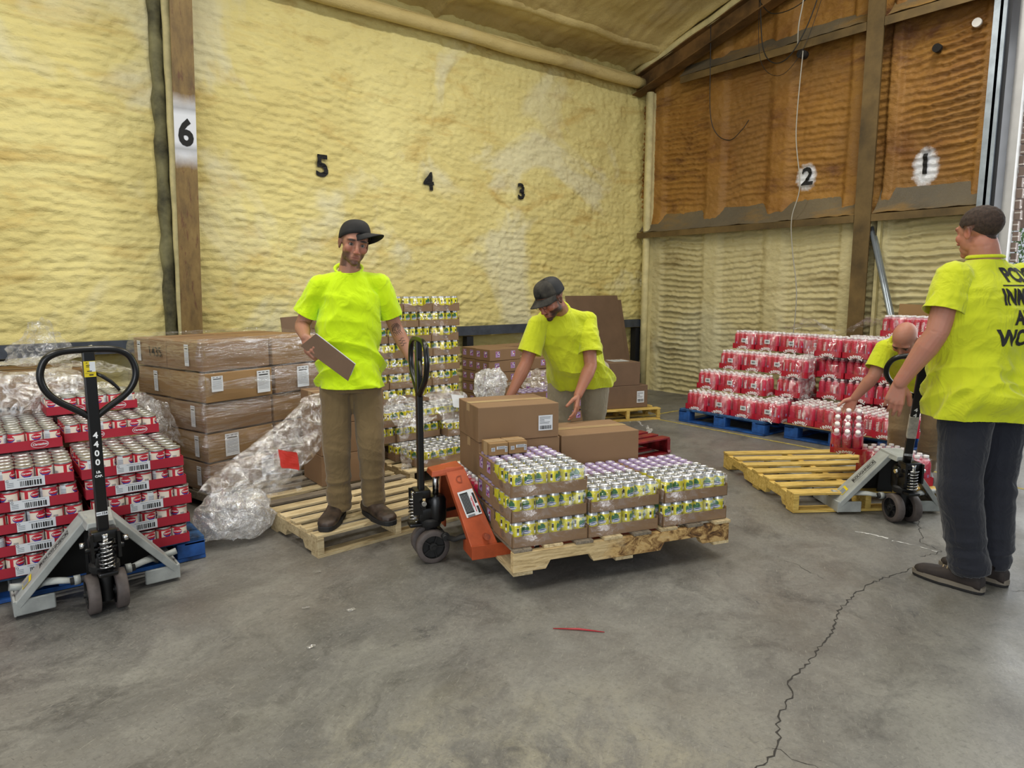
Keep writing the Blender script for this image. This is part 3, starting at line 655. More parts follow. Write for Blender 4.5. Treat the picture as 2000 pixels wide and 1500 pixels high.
me_soda, me_milk, me_bottle, me_cap, me_capd = soda_can_mesh(), milk_can_mesh(), bottle_mesh(), cap_mesh(m_cap), cap_mesh(m_capd)
def barcode(mb, cx, cy, w_, h_, M, mi, seed=1):
    rr = random.Random(seed); x = cx - w_ / 2; mb.mi = mi
    while x < cx + w_ / 2:
        a = rr.choice((0.03, 0.05, 0.08)) * w_
        b_ = bmesh.new(); b_.faces.new([b_.verts.new(p) for p in ((x, cy - h_ / 2, 0), (min(x + a, cx + w_ / 2), cy - h_ / 2, 0), (min(x + a, cx + w_ / 2), cy + h_ / 2, 0), (x, cy + h_ / 2, 0))]); mb.merge(b_, M, smooth=False)
        x += a + rr.choice((0.03, 0.05)) * w_
def rect(mb, cx, cy, w_, h_, M, mi):
    b_ = bmesh.new(); b_.faces.new([b_.verts.new(p) for p in ((cx - w_ / 2, cy - h_ / 2, 0), (cx + w_ / 2, cy - h_ / 2, 0), (cx + w_ / 2, cy + h_ / 2, 0), (cx - w_ / 2, cy + h_ / 2, 0))]); mb.mi = mi; mb.merge(b_, M, smooth=False)
def tray_mesh(w_, d_, h_, mt, cut=0.012, dip=0.0):
    """open cardboard tray: floor and four thin walls, short walls notched"""
    mb = MB(); T = 0.003
    mb.box((0, 0, T / 2), (w_, d_, T)); mb.box((0, -d_ / 2 + T / 2, h_ / 2), (w_, T, h_)); mb.box((0, d_ / 2 - T / 2, h_ / 2), (w_, T, h_))
    for s_ in (-1, 1):
        x0, x1 = s_ * w_ / 2, s_ * (w_ / 2 - T)
        pr = [(-d_ / 2, 0), (d_ / 2, 0), (d_ / 2, h_ + dip), (d_ * .3, h_ + dip), (d_ * 0.2, h_ - dip * .5), (-d_ * .2, h_ - dip * .5), (-d_ * .3, h_ + dip), (-d_ / 2, h_ + dip)]
        mb.prism(pr, min(x0, x1), max(x0, x1), 'X')
        if dip: mb.m(1).prism([(0.03 * math.cos(a), h_ * .62 + 0.02 * math.sin(a)) for a in np.linspace(0, 2 * PI, 13)[:-1]], s_ * (w_ / 2 + .0004), s_ * (w_ / 2 - 0.0002), 'X').m(0)
    return mb.mesh('tray', [mt, m_cardd])
me_tray_y = tray_mesh(0.402, 0.270, 0.055, m_card, dip=0.012); me_tray_c = tray_mesh(0.455, 0.305, 0.048, m_red); me_tray_u = tray_mesh(0.272, 0.206, 0.058, m_redu)
def film_mesh(w_, d_, h_, b_, name='shrink_film', sag=0.0, bottom=False):
    t_ = bmesh.new(); bmesh.ops.create_cube(t_, size=1)
    for v in t_.verts: v.co = Vector((v.co.x * w_, v.co.y * d_, (v.co.z + 0.5) * h_))
    bmesh.ops.bevel(t_, geom=[e for e in t_.edges if max(v.co.z for v in e.verts) > h_ * 0.9], offset=b_, segments=3, affect='EDGES')
    bmesh.ops.delete(t_, geom=[f for f in t_.faces if f.calc_center_median().z < 1e-4], context='FACES_ONLY')
    mb = MB(); mb.merge(t_, I4); return mb.mesh(name, m_shrink)
me_film_y = film_mesh(0.408, 0.276, 0.1235, 0.012); me_film_u = film_mesh(0.279, 0.213, 0.207, 0.03)
ORD = ['bottom', 'second', 'third', 'fourth', 'fifth', 'sixth', 'seventh', 'eighth', 'ninth', 'top']
def soda_tray(loc, rz, label, cells=None, group=None, filmed=True, seed=0):
    t_ = thing('soda_can_tray', label, 'can tray', loc, rz, group); obj('tray', me_tray_y, t_)
    rr = random.Random(seed)
    for i in range(6):
        for j in range(4):
            if cells and not cells(i, j): continue
            obj('can', me_soda, t_, (-0.1665 + i * 0.0666, -0.1 + j * 0.0666, 0.0035), (0, 0, rr.uniform(-1.3, 1.3) + (PI if j == 3 else 0)))
    if filmed: obj('shrink_film', me_film_y, t_)
    return t_
def carn_label(style, seed):
    mb = MB(); M = Matrix.Translation((0, -0.1537, 0)) @ FACE_NY
    if style == 'sticker':
        rect(mb, 0.005, 0.026, 0.15, 0.046, M, 0); T = Matrix.Translation((0, -0.0008, 0)) @ M
        barcode(mb, 0.028, 0.022, 0.085, 0.024, T, 1, seed); put_text(mb, 'G', 0.016, T @ Matrix.Translation((-0.062, 0.04, 0)), 1)
        for k in range(3): rect(mb, -0.052, 0.03 - k * 0.008, 0.026, 0.0025, T, 2)
        rect(mb, 0.02, 0.042, 0.09, 0.002, T, 2)
    else:
        T = Matrix.Translation((0, -0.0008, 0)) @ M
        for r_, mi in ((1.0, 0), (0.93, 3)):
            b_ = oval(0.038 * r_, 0.0195 * r_ * (0.97 if mi else 1), 24, 0, 0.025, 0.0002 * mi); add(mb, b_, mi, M)
        for x in (0,): put_text(mb, 'Carnation', 0.0155, Matrix.Translation((0, -0.001, 0)) @ M @ Matrix.Translation((x, 0.025, 0)), 0, offset=0.0005, shear=0.3)
    return mb.mesh('printed_label', [m_paper, m_ink, m_greyp, m_red])
me_st = [carn_label('sticker', i) for i in range(3)]; me_lg = carn_label('logo', 0)
def milk_tray(loc, rz, label, cells=None, group=None, style='sticker', seed=0, sx=0):
    t_ = thing('milk_can_tray', label, 'can tray', loc, rz, group); obj('tray', me_tray_c, t_)
    [obj('printed_label', me_lg, t_, (x_, 0, 0)) for x_ in (-.08, .13)] if style == 'logo' else obj('printed_label', me_st[seed % 3], t_, (sx, 0, 0)); rr = random.Random(seed + 50)
    for i in range(6):
        for j in range(4):
            if cells and not cells(i, j): continue
            obj('can', me_milk, t_, (-0.1875 + i * 0.075 , -0.1125 + j * 0.075, 0.0035), (0, 0, rr.choice((-2.6, -2.0, -1.2, -0.4, 0.1, 0.5, 1.4, 2.2, 2.9)) + rr.uniform(-.2, .2)))
    return t_
def unwell_prints():
    mb = MB(); put_text(mb, 'UNWELL', 0.043, Matrix.Translation((0, -0.1078, 0.020)) @ FACE_NY, 0, offset=0.0018, arc=0.11, squeeze=0.86); f_ = mb.mesh('printed_name', [m_wprint])
    mb = MB(); put_text(mb, 'UNWELL', 0.038, Matrix.Translation((0.1382, 0, 0.020)) @ Matrix.Rotation(R(90), 4, 'Z') @ FACE_NY, 0, offset=0.0016, arc=0.10, squeeze=0.8); s_ = mb.mesh('printed_name', [m_wprint])
    mb = MB(); T = Matrix.Translation((0.01, -0.1085, 0.098)) @ FACE_NY; rect(mb, 0, 0, 0.066, 0.045, T, 0); barcode(mb, 0, 0, 0.036, 0.02, Matrix.Translation((0, -0.0006, 0)) @ T, 1, 5)
    return f_, s_, mb.mesh('barcode_label', [m_paper, m_ink])
me_unf, me_uns, me_unb = unwell_prints()
def bottle_pack(loc, rz, label, cells=None, group=None, bar=True, seed=0):
    t_ = thing('bottle_pack', label, 'bottle pack', loc, rz, group); obj('tray', me_tray_u, t_); obj('printed_name', me_unf, t_); obj('printed_name', me_uns, t_); obj('printed_name', me_uns, t_, (0, 0, 0), (0, 0, PI))
    if bar: obj('barcode_label', me_unb, t_)
    rr = random.Random(seed)
    for i in range(4):
        for j in range(3):
            if cells and not cells(i, j): continue
            b_ = obj('bottle', me_bottle, t_, (-0.0998 + i * 0.0665, -0.0665 + j * 0.0665, 0.0035), (0, 0, rr.uniform(-3.1, 3.1)))
            obj('cap', me_cap, b_)
    obj('shrink_film', me_film_u, t_)
    return t_
def carton(name, label, cat, loc, rz, d, mt=None, group=None, lab=None, tape=True, gap=0.003, flaps=True, bulge=0.0, seed=0):
    mt = mt or m_card; t_ = thing(name, label, cat, loc, rz, group); W, D, H = d
    bm = bmesh.new(); bmesh.ops.create_cube(bm, size=1)
    bmesh.ops.subdivide_edges(bm, edges=bm.edges[:], cuts=7, use_grid_fill=True)
    for v in bm.verts:
        x, y, z = v.co; k = lambda a: math.cos(a * PI)
        f = bulge * (k(y) * k(z) if abs(x) > .49 else 0); g = bulge * (k(x) * k(z) if abs(y) > .49 else 0)
        s_ = noise.noise(Vector((x * 2.3 + seed * 3.1, y * 2.3, z * 2.3))) * bulge * 0.5
        zz = z + 0.5
        v.co = Vector((x * W + math.copysign(f, x) + s_ * 0.5, y * D + math.copysign(g, y) + s_, zz * H - (bulge * 0.35 * (1 - max(abs(x), abs(y)) * 2) if z > .49 else 0)))
    mb = MB(); mb.merge(bm, I4, smooth=False); o = mb.build('body', mt, t_); bevel(o, 0.004, 2, 50)
    if flaps: MB().box((0, 0, H + 0.0006), (W - 0.004, 0.004, 0.002)).build('flap_seam', m_cardd, t_)
    if tape:
        mb = MB(); mb.box((0, 0, H + 0.0012), (W + 0.002, 0.052, 0.0008))
        for s_ in (-1, 1): mb.box((s_ * (W / 2 + 0.0008), 0, H - 0.035), (0.0008, 0.052, 0.07))
        mb.build('tape', m_tape, t_)
    if lab:
        for L in lab:
            face, cx, cz, lw, lh = L[:5]; kind = L[5] if len(L) > 5 else 'ship'
            bb = bulge * 1.02 + 0.0025
            M = {'F': Matrix.Translation((cx, -D / 2 - bb, cz)) @ FACE_NY, 'L': Matrix.Translation((-W / 2 - bb, -cx, cz)) @ FACE_NX, 'T': Matrix.Translation((cx, cz, H + 0.003))}[face]
            mb = MB(); T2 = M @ Matrix.Translation((0, 0, 0.0007))
            if kind != 'ink': rect(mb, 0, 0, lw, lh, M, 0)
            if kind == 'ship':
                barcode(mb, 0, -lh * 0.3, lw * 0.8, lh * 0.24, T2, 1, 3); rr = random.Random(2)
                for k in range(6): wdt = rr.uniform(.3, .8) * lw; rect(mb, -lw * .42 + wdt / 2, lh * (.38 - .085 * k), wdt, lh * 0.022, T2, 1)
            elif kind == 'sheet':
                for k in range(3): rect(mb, (-1 + k) * lw * .3, lh * .42, lw * .18, lh * .03, T2, 1)
                rect(mb, 0, lh * .31, lw * .7, lh * .05, T2, 1)
                for k in range(9): rect(mb, 0, lh * (.2 - .065 * k), lw * .8, lh * 0.016, T2, 2)
            elif kind == 'ink':
                put_text(mb, L[6], lh, T2, 1, offset=0.0006, shear=-0.15 if L[6].isdigit() else 0)
            elif kind == 'case':
                [rect(mb, 0, lh * (.3 - .3 * k), lw * .8, lh * .12, T2, 1) for k in range(3)]
            mb.build('shipping_label' if kind in ('ship', 'sheet') else 'marking', [m_paper, m_ink, m_greyp], t_)
    return t_
def pallet(label, loc, rz, W=1.02, L=1.22, mt=m_pine, nb=7, H=0.125, mats=None, group=None, bw=0.09, seed=0, notch=True, face=None, st=0.038):
    """stringer pallet: stringers along local Y, boards along local X; origin at the centre of its foot"""
    t_ = thing('wooden_pallet', label, 'pallet', loc, rz, group); rr = random.Random(seed); hb = 0.016; sh = H - 2 * hb
    for k, x in enumerate((-W / 2 + st / 2, 0, W / 2 - st / 2)):
        pr = [(-L / 2, 0)]
        if notch:
            for c in (-L * .26, L * .26): pr += [(c - .13, 0), (c - .105, sh * .42), (c + .105, sh * .42), (c + .13, 0)]
        pr += [(L / 2, 0), (L / 2, sh), (-L / 2, sh)]
        mb = MB(); mb.prism(pr, -st / 2, st / 2, 'X'); o = mb.build('stringer', (face if face and k == 2 else mt), t_, (x, 0, hb)); bevel(o, 0.002, 1)
    # top boards
    ys = np.linspace(-L / 2 + bw / 2, L / 2 - bw / 2, nb)
    for k, y in enumerate(ys):
        m_ = mats[k % len(mats)] if mats else mt; ww = bw * rr.uniform(0.92, 1.08)
        o = MB().box((0, 0, 0), (W * rr.uniform(0.99, 1.012), ww, hb)).build('deck_board', m_, t_, (rr.uniform(-.006, .006), y, H - hb / 2), (0, 0, rr.uniform(-.006, .006))); bevel(o, 0.002, 1)
    for y in (-L / 2 + bw / 2, -0.02, L / 2 - bw / 2) :
        MB().box((0, 0, 0), (W, bw, hb)).build('base_board', mt, t_, (0, y, hb / 2))
    return t_
def block_pallet(label, loc, rz, W=1.2, D=1.0, H=0.14, group=None, top=m_blued, mt=m_blue):
    t_ = thing('blue_pallet', label, 'pallet', loc, rz, group)
    for x in (-W / 2 + .07, 0, W / 2 - .07):
        for y in (-D / 2 + .05, 0, D / 2 - .05): o = MB().box((0, 0, 0), (.14, .10, H - .044)).build('block', mt, t_, (x, y, .022 + (H - .044) / 2)); bevel(o, .003, 1)
    for y in (-D / 2 + .05, 0, D / 2 - .05): MB().box((0, 0, 0), (W, .10, .018)).build('base_board', mt, t_, (0, y, .013))
    for x in (-W / 2 + .05, W / 2 - .05): MB().box((0, 0, 0), (.10, D - .2, .017)).build('base_board', mt, t_, (x, 0, .0125))
    n = 7
    for k in range(n): o = MB().box((0, 0, 0), (W, D / n - .018, .02)).build('deck_board', top, t_, (0, -D / 2 + D / n * (k + .5) * 1.0, H - .011)); bevel(o, .002, 1)
    for x in (-W / 2 + .05, 0, W / 2 - .05): MB().box((0, 0, 0), (.1, D, .012)).build('lead_board', mt, t_, (x, 0, H - .027))
    return t_
# ================================================================ LEFT: red milk-can trays on a blue pallet
block_pallet('blue block pallet under the red milk can trays at the left', (0.325, 4.33, 0), 0, 1.2, 1.0, 0.125)
LV = 0.1035; z0 = 0.126
xr = [0.84, 0.85, 0.862, 0.845, 0.835]
GC = 'red trays of canned milk on the blue pallet'
stl = ['sticker'] * 5
for L in range(5):
    nm = ORD[L]; z = z0 + L * LV; xc = xr[L] - 0.2275
    cs = (lambda i, j: j == 0 or i == 5) if L < 4 else None
    milk_tray((xc, 3.79 + 0.1525 + (0.01 if L % 2 else 0), z), R(1), f'red milk can tray, {nm} layer, front right corner of its stack', cs, GC, 'sticker', L, -0.03 + 0.02 * (L % 3))
    milk_tray((xc - 0.475, 3.80 + 0.1525, z), R(-2), f'red milk can tray, {nm} layer, front, left of the jack handle', (lambda i, j: j == 0) if L < 4 else None, GC, 'sticker', L + 7, 0.03)
    milk_tray((xc - 0.95, 3.83 + 0.1525, z), R(-2), f'red milk can tray, {nm} layer, cut by the left edge of the photo', (lambda i, j: j == 0) if L < 4 else None, GC, 'sticker', L + 14, 0.03)
    if L == 4:
        for k, nn in enumerate(('right', 'middle')): milk_tray((xc - k * 0.475, 4.255, z), 0, f'red milk can tray of the fifth layer, second row, {nn}', (lambda i, j: j < 2 or i == 5), GC, 'sticker', 60 + k)
    else:
        milk_tray((xc, 4.26, z), R(1), f'red milk can tray, {nm} layer, behind the front right corner', lambda i, j: i == 5, GC, 'sticker', L + 30)
z5 = z0 + 5 * LV
milk_tray((0.592, 4.25 + .1525, z5), R(1), 'red tray of milk cans with printed logos, upper step at the right', None, GC, 'logo', 41)
milk_tray((0.118, 4.16 + .1525, z5), R(2), 'red tray of milk cans with printed logos, upper step behind the jack loop', None, GC, 'logo', 43)
milk_tray((-0.36, 4.18 + .1525, z5), R(2), 'red tray of milk cans, upper step at the left edge', None, GC, 'logo', 44)
milk_tray((0.118, 4.47 + .1525, z5), R(2), 'red tray of milk cans behind the loop, second row of the upper step', None, GC, 'logo', 45)
milk_tray((-0.36, 4.49 + .1525, z5), R(2), 'red tray of milk cans at the left edge, second row of the upper step', None, GC, 'logo', 46)
milk_tray((0.592, 4.57 + .1525, z5), R(1), 'red milk can tray under the topmost tray of its stack', lambda i, j: i == 5, GC, 'logo', 48)
milk_tray((0.545, 4.56 + .1525, z5 + LV), R(1), 'topmost red tray of milk cans, seen through the jack loop', None, GC, 'logo', 47)
# ---- wrapped cartons behind (left back)
for k, (x, y, z, w_, d_, h_, nm) in enumerate(((-0.25, 5.55, 0.0, 1.25, .8, 0.62, 'large brown carton bale under plastic behind the milk cans'),)):
    pass
q = carton('cardboard_box', 'brown carton under loose plastic with handwriting, behind the milk cans', 'box', (0.15, 5.0, 0.60), R(4), (0.62, 0.34, 0.30), m_card, None, [('F', -0.02, 0.17, .2, 0.05, 'ink', 'asparagus'), ('F', 0.08, 0.09, .1, 0.05, 'ink', 'MILK')], bulge=0.01)
carton('cardboard_box', 'brown carton at the left edge under plastic sheet', 'box', (-0.55, 5.0, 0.60), R(2), (0.6, 0.36, 0.36), m_card2, None, None, bulge=0.01)
carton('cardboard_box', 'brown carton beneath the handwritten carton', 'box', (0.15, 5.05, 0.13), R(3), (0.66, 0.4, 0.465), m_card2, None, None, bulge=0.01)
carton('cardboard_box', 'brown carton beneath the left edge carton', 'box', (-0.55, 5.05, 0.13), R(2), (0.62, 0.4, 0.465), m_card2, None, None, bulge=0.01)
carton('cardboard_box', 'flat topped tan carton behind the crumpled sheet', 'box', (0.05, 5.75, 0.13), R(-6), (1.3, 0.5, 0.78), m_card2, None, None, bulge=0.01)
pallet('old wooden pallet under the plastic covered cartons at the back left', (-0.1, 5.35, 0), 0, 1.6, 1.2, m_pineg, 8, 0.128, seed=5)
# ---- shrink-wrapped brown carton stack marked 1435
A0 = Vector((1.17, 4.61, 0)); ra = R(16); ax_ = Vector((math.cos(ra), math.sin(ra), 0)); ay_ = Vector((-math.sin(ra), math.cos(ra), 0))
pallet('wooden pallet under the wrapped stack of brown cartons', A0 + ax_ * .5 + ay_ * .45, ra, 1.0, 0.95, m_pineg, 6, 0.125, seed=4)
GA = 'brown cartons in the wrapped stack'; hA = 0.199; rr = random.Random(5)
sheets = {(0, 0): [('L', 0.1, .1, .05, .13, 'sheet'), ('F', .18, .1, .1, .14, 'sheet')], (1, 0): [('L', 0.1, .1, .05, .14, 'sheet'), ('F', -0.08, .1, .1, .15, 'sheet')], (2, 0): [('L', 0.08, .1, .05, .14, 'sheet')], (3, 0): [('F', -0.17, .12, .08, .10, 'sheet'), ('F', .17, .1, .1, .15, 'sheet')], (4, 0): [('L', 0.05, .1, .05, .14, 'sheet')],
          (0, 2): [('L', 0.1, .1, .05, .13, 'sheet')], (2, 2): [('L', 0.0, .1, .05, .14, 'sheet')], (3, 2): [('L', 0.05, .1, .05, .14, 'sheet')], (4, 2): [('L', 0.1, .1, .16, .09, 'ink', '1435'), ('L', -0.12, .1, .045, .14, 'sheet')], (3, 1): [('F', -0.02, .1, .1, .15, 'sheet')]}
for L in range(5):
    for k, (u, v, nm) in enumerate(((0.25, 0.22, 'front left corner'), (0.76, 0.22, 'front right'), (0.25, 0.67, 'back left'), (0.76, .67, 'back right'))):
        if L < 4 and k == 3: continue
        jx, jy = rr.uniform(-.006, .006), rr.uniform(-.006, .006) - (0.02 if L == 3 else 0)
        if k == 0 and L in (3,): jx -= 0.012
        p = A0 + ax_ * (u + jx) + ay_ * (v + jy)
        carton('cardboard_box', f'brown carton in the wrapped stack, {ORD[L] if L < 4 else "top"} layer, {nm}', 'box', (p.x, p.y, 0.127 + L * hA), ra + rr.uniform(-.008, .008), (0.488, 0.43, hA - 0.012), m_card2 if (L + k) % 2 else m_card, GA, sheets.get((L, k)), bulge=0.009, seed=L * 4 + k, tape=False)
# stretch wrap around it
mb = MB(); n = 72; rows = 26
def wl(u):   # rounded rectangle perimeter
    W, D, r = 1.03, 0.91, 0.03; per = [(0, 0), (W, 0), (W, D), (0, D)]; s_ = u * 2 * (W + D)
    if s_ < W: return (s_, 0)
    s_ -= W
    if s_ < D: return (W, s_)
    s_ -= D
    if s_ < W: return (W - s_, D)
    return (0, D - (s_ - W))
V = []
for j in range(rows + 1):
    z = 0.15 + (1.135 - 0.15) * j / rows; row = []
    for i in range(n * 3):
        x, y = wl(i / (n * 3)); nx, ny = (x / 1.03 - .5) * 2, (y / .91 - .5) * 2
        e = 0.022 + 0.012 * noise.noise(Vector((x * 3, y * 3, z * 9))) - 0.012 * math.cos(2 * PI * (z - .127) / hA)
        p = A0 + ax_ * (x - 0.012 + e * (1 if nx > .99 else (-1 if nx < -.99 else 0))) + ay_ * (y + e * (1 if ny > .99 else (-1 if ny < -.99 else 0)))
        row.append(mb.v((p.x, p.y, z)))
    V.append(row)
for j in range(rows):
    for i in range(n * 3):
        f = mb.face([V[j][i], V[j][(i + 1) % (n * 3)], V[j + 1][(i + 1) % (n * 3)], V[j + 1][i]])
        if f: f.smooth = True
tag(mb.build('stretch_wrap', m_stretch), 'clear stretch wrap pulled around the tall stack of brown cartons', 'plastic wrap')
# ---- plain cartons on the back of the empty pallet
GB = 'plain cartons stacked on the back of the empty pallet'
for L in range(3):
    carton('cardboard_box', f'plain brown carton behind the standing man, {("bottom","middle","top")[L]} of three', 'box', (2.035, 4.46, 0.127 + L * 0.211), R(-2) + (0.01 * L), (0.465, 0.34, 0.209), m_card, GB, None, bulge=0.003, seed=L)
# ---- empty pallet the man stands on
pallet('empty wooden pallet with greyed and pale boards under the standing man', (1.875, 4.07, 0), R(3), 1.02, 1.22, m_pine, 9, 0.125, [m_pine, m_pine, m_pine, m_pine, m_pine, m_pineg, m_pine, m_pineg, m_pineg, m_pineg], seed=1, bw=.085)
# ---- tall stack of yellow can trays
pallet('pale wooden pallet under the tall stack of yellow cans', (3.04, 4.80, 0), R(1), 1.22, 1.10, m_pine, 7, 0.135, seed=2)
GT = 'yellow can trays of the tall stack'; z0 = 0.137; P_ = 0.1252
xR = 3.355
for L in range(1, 10):
    z = z0 + L * P_; k = 0; x = xR - (0.012 if L % 3 == 1 else 0)
    pat = ['s', 's', 's', 's'] if L % 3 == 0 else (['l', 'l', 'l'] if L % 3 == 2 else ['s', 'l', 'l'])
    for c_ in pat:
        wd = 0.272 if c_ == 's' else 0.404; place = ('right corner', 'second from the right', 'third from the right', 'fourth from the right')[k]
        front = (lambda i, j: j == 0 or (i == 5 and k == 0)) if c_ == 'l' else (lambda i, j: i == 5 or (j == 0 and k == 0))
        if c_ == 'l': soda_tray((x - wd / 2, 4.93 + 0.135, z), 0, f'tray of yellow cans in the tall stack, {ORD[L]} layer, {place}', (lambda i, j, k=k: j == 0 or (i == 5 and k == 0)), GT, True, L * 9 + k)
        else: soda_tray((x - wd / 2, 4.93 + 0.2, z), R(-90), f'tray of yellow cans in the tall stack, {ORD[L]} layer, {place}', (lambda i, j: i == 5), GT, True, L * 9 + k)
        x -= wd + 0.003; k += 1
GL = 'yellow can trays of the low steps before the tall stack'
for k, (x, y, L, rz, nm) in enumerate(((2.735, 4.42, 0, 0.03, 'front left, lowest'), (3.15, 4.43, 0, 0.02, 'front right, lowest'), (2.70, 4.70, 0, 0.0, 'lowest, second row left'), (3.12, 4.71, 0, 0, 'lowest, second row right'),
      (2.765, 4.79, 1, 0.02, 'second layer left under crumpled film'), (3.20, 4.71, 1, -0.05, 'second layer right under crumpled film'), (2.36, 4.80, 1, 0.0, 'second layer far left'), (2.55, 4.80, 2, 0.0, 'third layer half hidden by the film'), (3.0, 4.80, 2, 0.0, 'third layer beside the black jack handle'))):
    soda_tray((x, y, z0 + L * P_), rz, f'low tray of yellow cans, {nm}', (lambda i, j: j < 2) if (k in (2, 3)) else None, GL, True, 200 + k)
# ---- brown cartons with purple print (lilac canned drink)
def print_case(w_, h_, seed):
    mb = MB(); rr = random.Random(seed); M = FACE_NY
    rect(mb, 0, 0, w_, h_, M, 0)
    for k in range(10): rect(mb, rr.uniform(-.32, .32) * w_, rr.uniform(-.32, .32) * h_, rr.uniform(.06, .3) * w_, rr.uniform(.08, .3) * h_, M @ Matrix.Translation((0, 0, .0005 + .0001 * k)), rr.choice((1, 1, 2, 3)))
    return mb.mesh('printed_panel', [m_pinkp, m_purple, m_redprint, m_wprint])
me_pp = [print_case(0.055, 0.06, i) for i in range(4)]
def lilac_carton(loc, rz, label, group=None, seed=0, open_top=False):
    t_ = thing('drinks_carton', label, 'carton', loc, rz, group); W, D, H = 0.40, 0.24, 0.116
    o = MB().box((0, 0, H / 2 - (0.006 if open_top else 0)), (W, D, H - (0.012 if open_top else 0))).build('body', m_card, t_); bevel(o, .003, 1)
    if open_top:
        mb = MB()
        for i in range(6):
            for j in range(4): mb.m(0).lathe([(0.0285, H - 0.012), (0.0285, H - 0.005), (0.026, H), (0.0, H)], (-0.165 + i * .066, -.087 + j * .058, 0), 12, cap=False); mb.m(1).box((-0.165 + i * .066, -.087 + j * .058, H + .0004), (0.02, 0.02, 0.001))
        mb.build('can_tops', [m_lilac, m_wprint], t_)
    for k, x in enumerate((-0.1, 0.1)): obj('printed_panel', me_pp[(seed + k) % 4], t_, (x, -D / 2 - 0.001, H * .55))
    obj('printed_panel', me_pp[(seed + 2) % 4], t_, (-W / 2 - .001, -0.05, H * .55), (0, 0, R(-90)))
    obj('printed_panel', me_pp[(seed + 3) % 4], t_, (-W / 2 - .001, 0.07, H * .55), (0, 0, R(-90)))
    return t_
GP = 'brown drink cartons with purple print in the back stack'
pallet('wooden pallet under the purple printed cartons', (4.72, 5.92, 0), 0, 1.22, 1.02, m_pineg, 6, 0.13, seed=8)
for L in range(6):
    for a in range(3):
        for bb in range(2):
            if bb == 1 and L < 5 and a > 0: continue
            if L == 5 and a > 0 and bb == 0: continue
            lilac_carton((4.27 + a * 0.408 + (0.02 if bb else 0), 5.58 + bb * 0.27, 0.132 + L * 0.12), R(1.5 if L % 2 else -1), f'carton with purple print, {ORD[L] if L < 5 else "top"} layer, {("left", "middle", "right")[a]}, {("front", "back")[bb]} row', GP, L + a + bb)
for k, (x, y, z) in enumerate(((4.25, 5.0, .132), (4.25, 5.0, .252), (4.25, 5.0, .372), (4.67, 5.02, .132), (4.67, 5.02, .252), (4.67, 5.02, .372))):
    lilac_carton((x, y, z), R(-8), f'lilac topped carton beside the bending man, {("bottom", "middle", "top")[k % 3]} layer, {"left" if k < 3 else "right"}', 'lilac topped cartons in the front step', k, True)
pallet('wooden pallet under the lilac topped cartons', (4.45, 4.95, 0), R(-8), 0.95, 0.6, m_pineg, 5, 0.13, seed=9)
# ---- flat cardboard sheets behind the rail, cartons at its foot
for (x0, x1, y, z1, nm) in ((6.05, 7.02, 6.44, 1.36, 'tall flat cardboard sheet leaning on the rail'), (6.2, 7.13, 6.47, 1.30, 'second flat cardboard sheet behind the taller one at the rail')):
    mb = MB(); mb.hull8([(x0, y - .25, 0), (x1, y - .25, 0), (x1, y - .245, 0), (x0, y - .245, 0), (x0, y + .05, z1), (x1, y + .05, z1), (x1, y + .055, z1), (x0, y + .055, z1)])
    o = mb.build('cardboard_sheet', m_cardd); tag(o, nm, 'cardboard')
mb = MB(); mb.hull8([(2.25, 5.9, 0), (3.25, 6.0, 0), (3.25, 6.01, 0), (2.25, 5.91, 0), (2.35, 6.45, 1.18), (3.35, 6.45, 1.24), (3.35, 6.46, 1.24), (2.35, 6.46, 1.18)]); tag(mb.build('cardboard_sheet', m_cardd), 'dark flat cardboard propped on the back wall behind the standing man', 'cardboard')
pallet('small wooden pallet with a blue painted end beside the bending man', (5.75, 5.30, 0), R(-20), 0.8, 0.6, m_piney, 4, 0.13, seed=11)
MB().box((6.10, 5.05, 0.065), (0.05, 0.1, 0.12), R(-20)).build('painted_block', m_blue, bpy.data.objects[[o.name for o in bpy.data.objects if o.name.startswith('wooden_pallet')][-1]]) if False else None
carton('cardboard_box', 'brown carton with white label low beside the bending man', 'box', (5.78, 5.28, 0.132), R(-20), (0.5, 0.4, 0.25), m_cardd, None, [('F', 0.16, .12, .09, .13, 'ship')], tape=False)
carton('cardboard_box', 'dark brown carton with a paper on top beside the bending man', 'box', (5.70, 5.30, 0.384), R(-18), (0.46, 0.38, 0.26), m_cardd, None, [('T', .05, 0, .2, .2, 'sheet')], tape=False)
# ================================================================ CENTRE: raised pallet with its load
ca = R(-17.5); cx_ = Vector((math.cos(ca), math.sin(ca), 0)); cy_ = Vector((-math.sin(ca), math.cos(ca), 0)); O_ = Vector((1.955, 2.45, 0))
def CP(u, v, z): p = O_ + cx_ * u + cy_ * v; return (p.x, p.y, z)
pallet('raised wooden pallet with a bark edged stringer under the mixed load', CP(0.625, 0.50, 0.088), ca - R(90), 1.04, 1.25, m_pine, 8, 0.13, [m_pineg, m_pine], seed=3, face=m_bark, bw=.1)
G1 = 'yellow can trays on the front of the raised pallet'; zb = 0.220
for (u, L, nm) in ((0.202, 0, 'left column, bottom'), (0.198, 1, 'left column, middle'), (0.196, 2, 'left column, top'), (0.61, 0, 'middle column, bottom'), (0.617, 1, 'middle column, top'), (1.042, 0, 'right column, bottom'), (1.047, 1, 'right column, top')):
    top = (u < .3 and L == 2) or (u > .3 and L == 1)
    soda_tray(CP(u, 0.135 + (0.004 if L == 1 else 0), zb + L * 0.1252), ca + (0.012 if L == 1 else 0), f'yellow can tray on the raised pallet, {nm}', None if top else (lambda i, j: j == 0 or i == 0 or j == 1), G1, True, 300 + L * 3 + int(u * 10))
G2 = 'lilac topped drink cartons on the raised pallet'
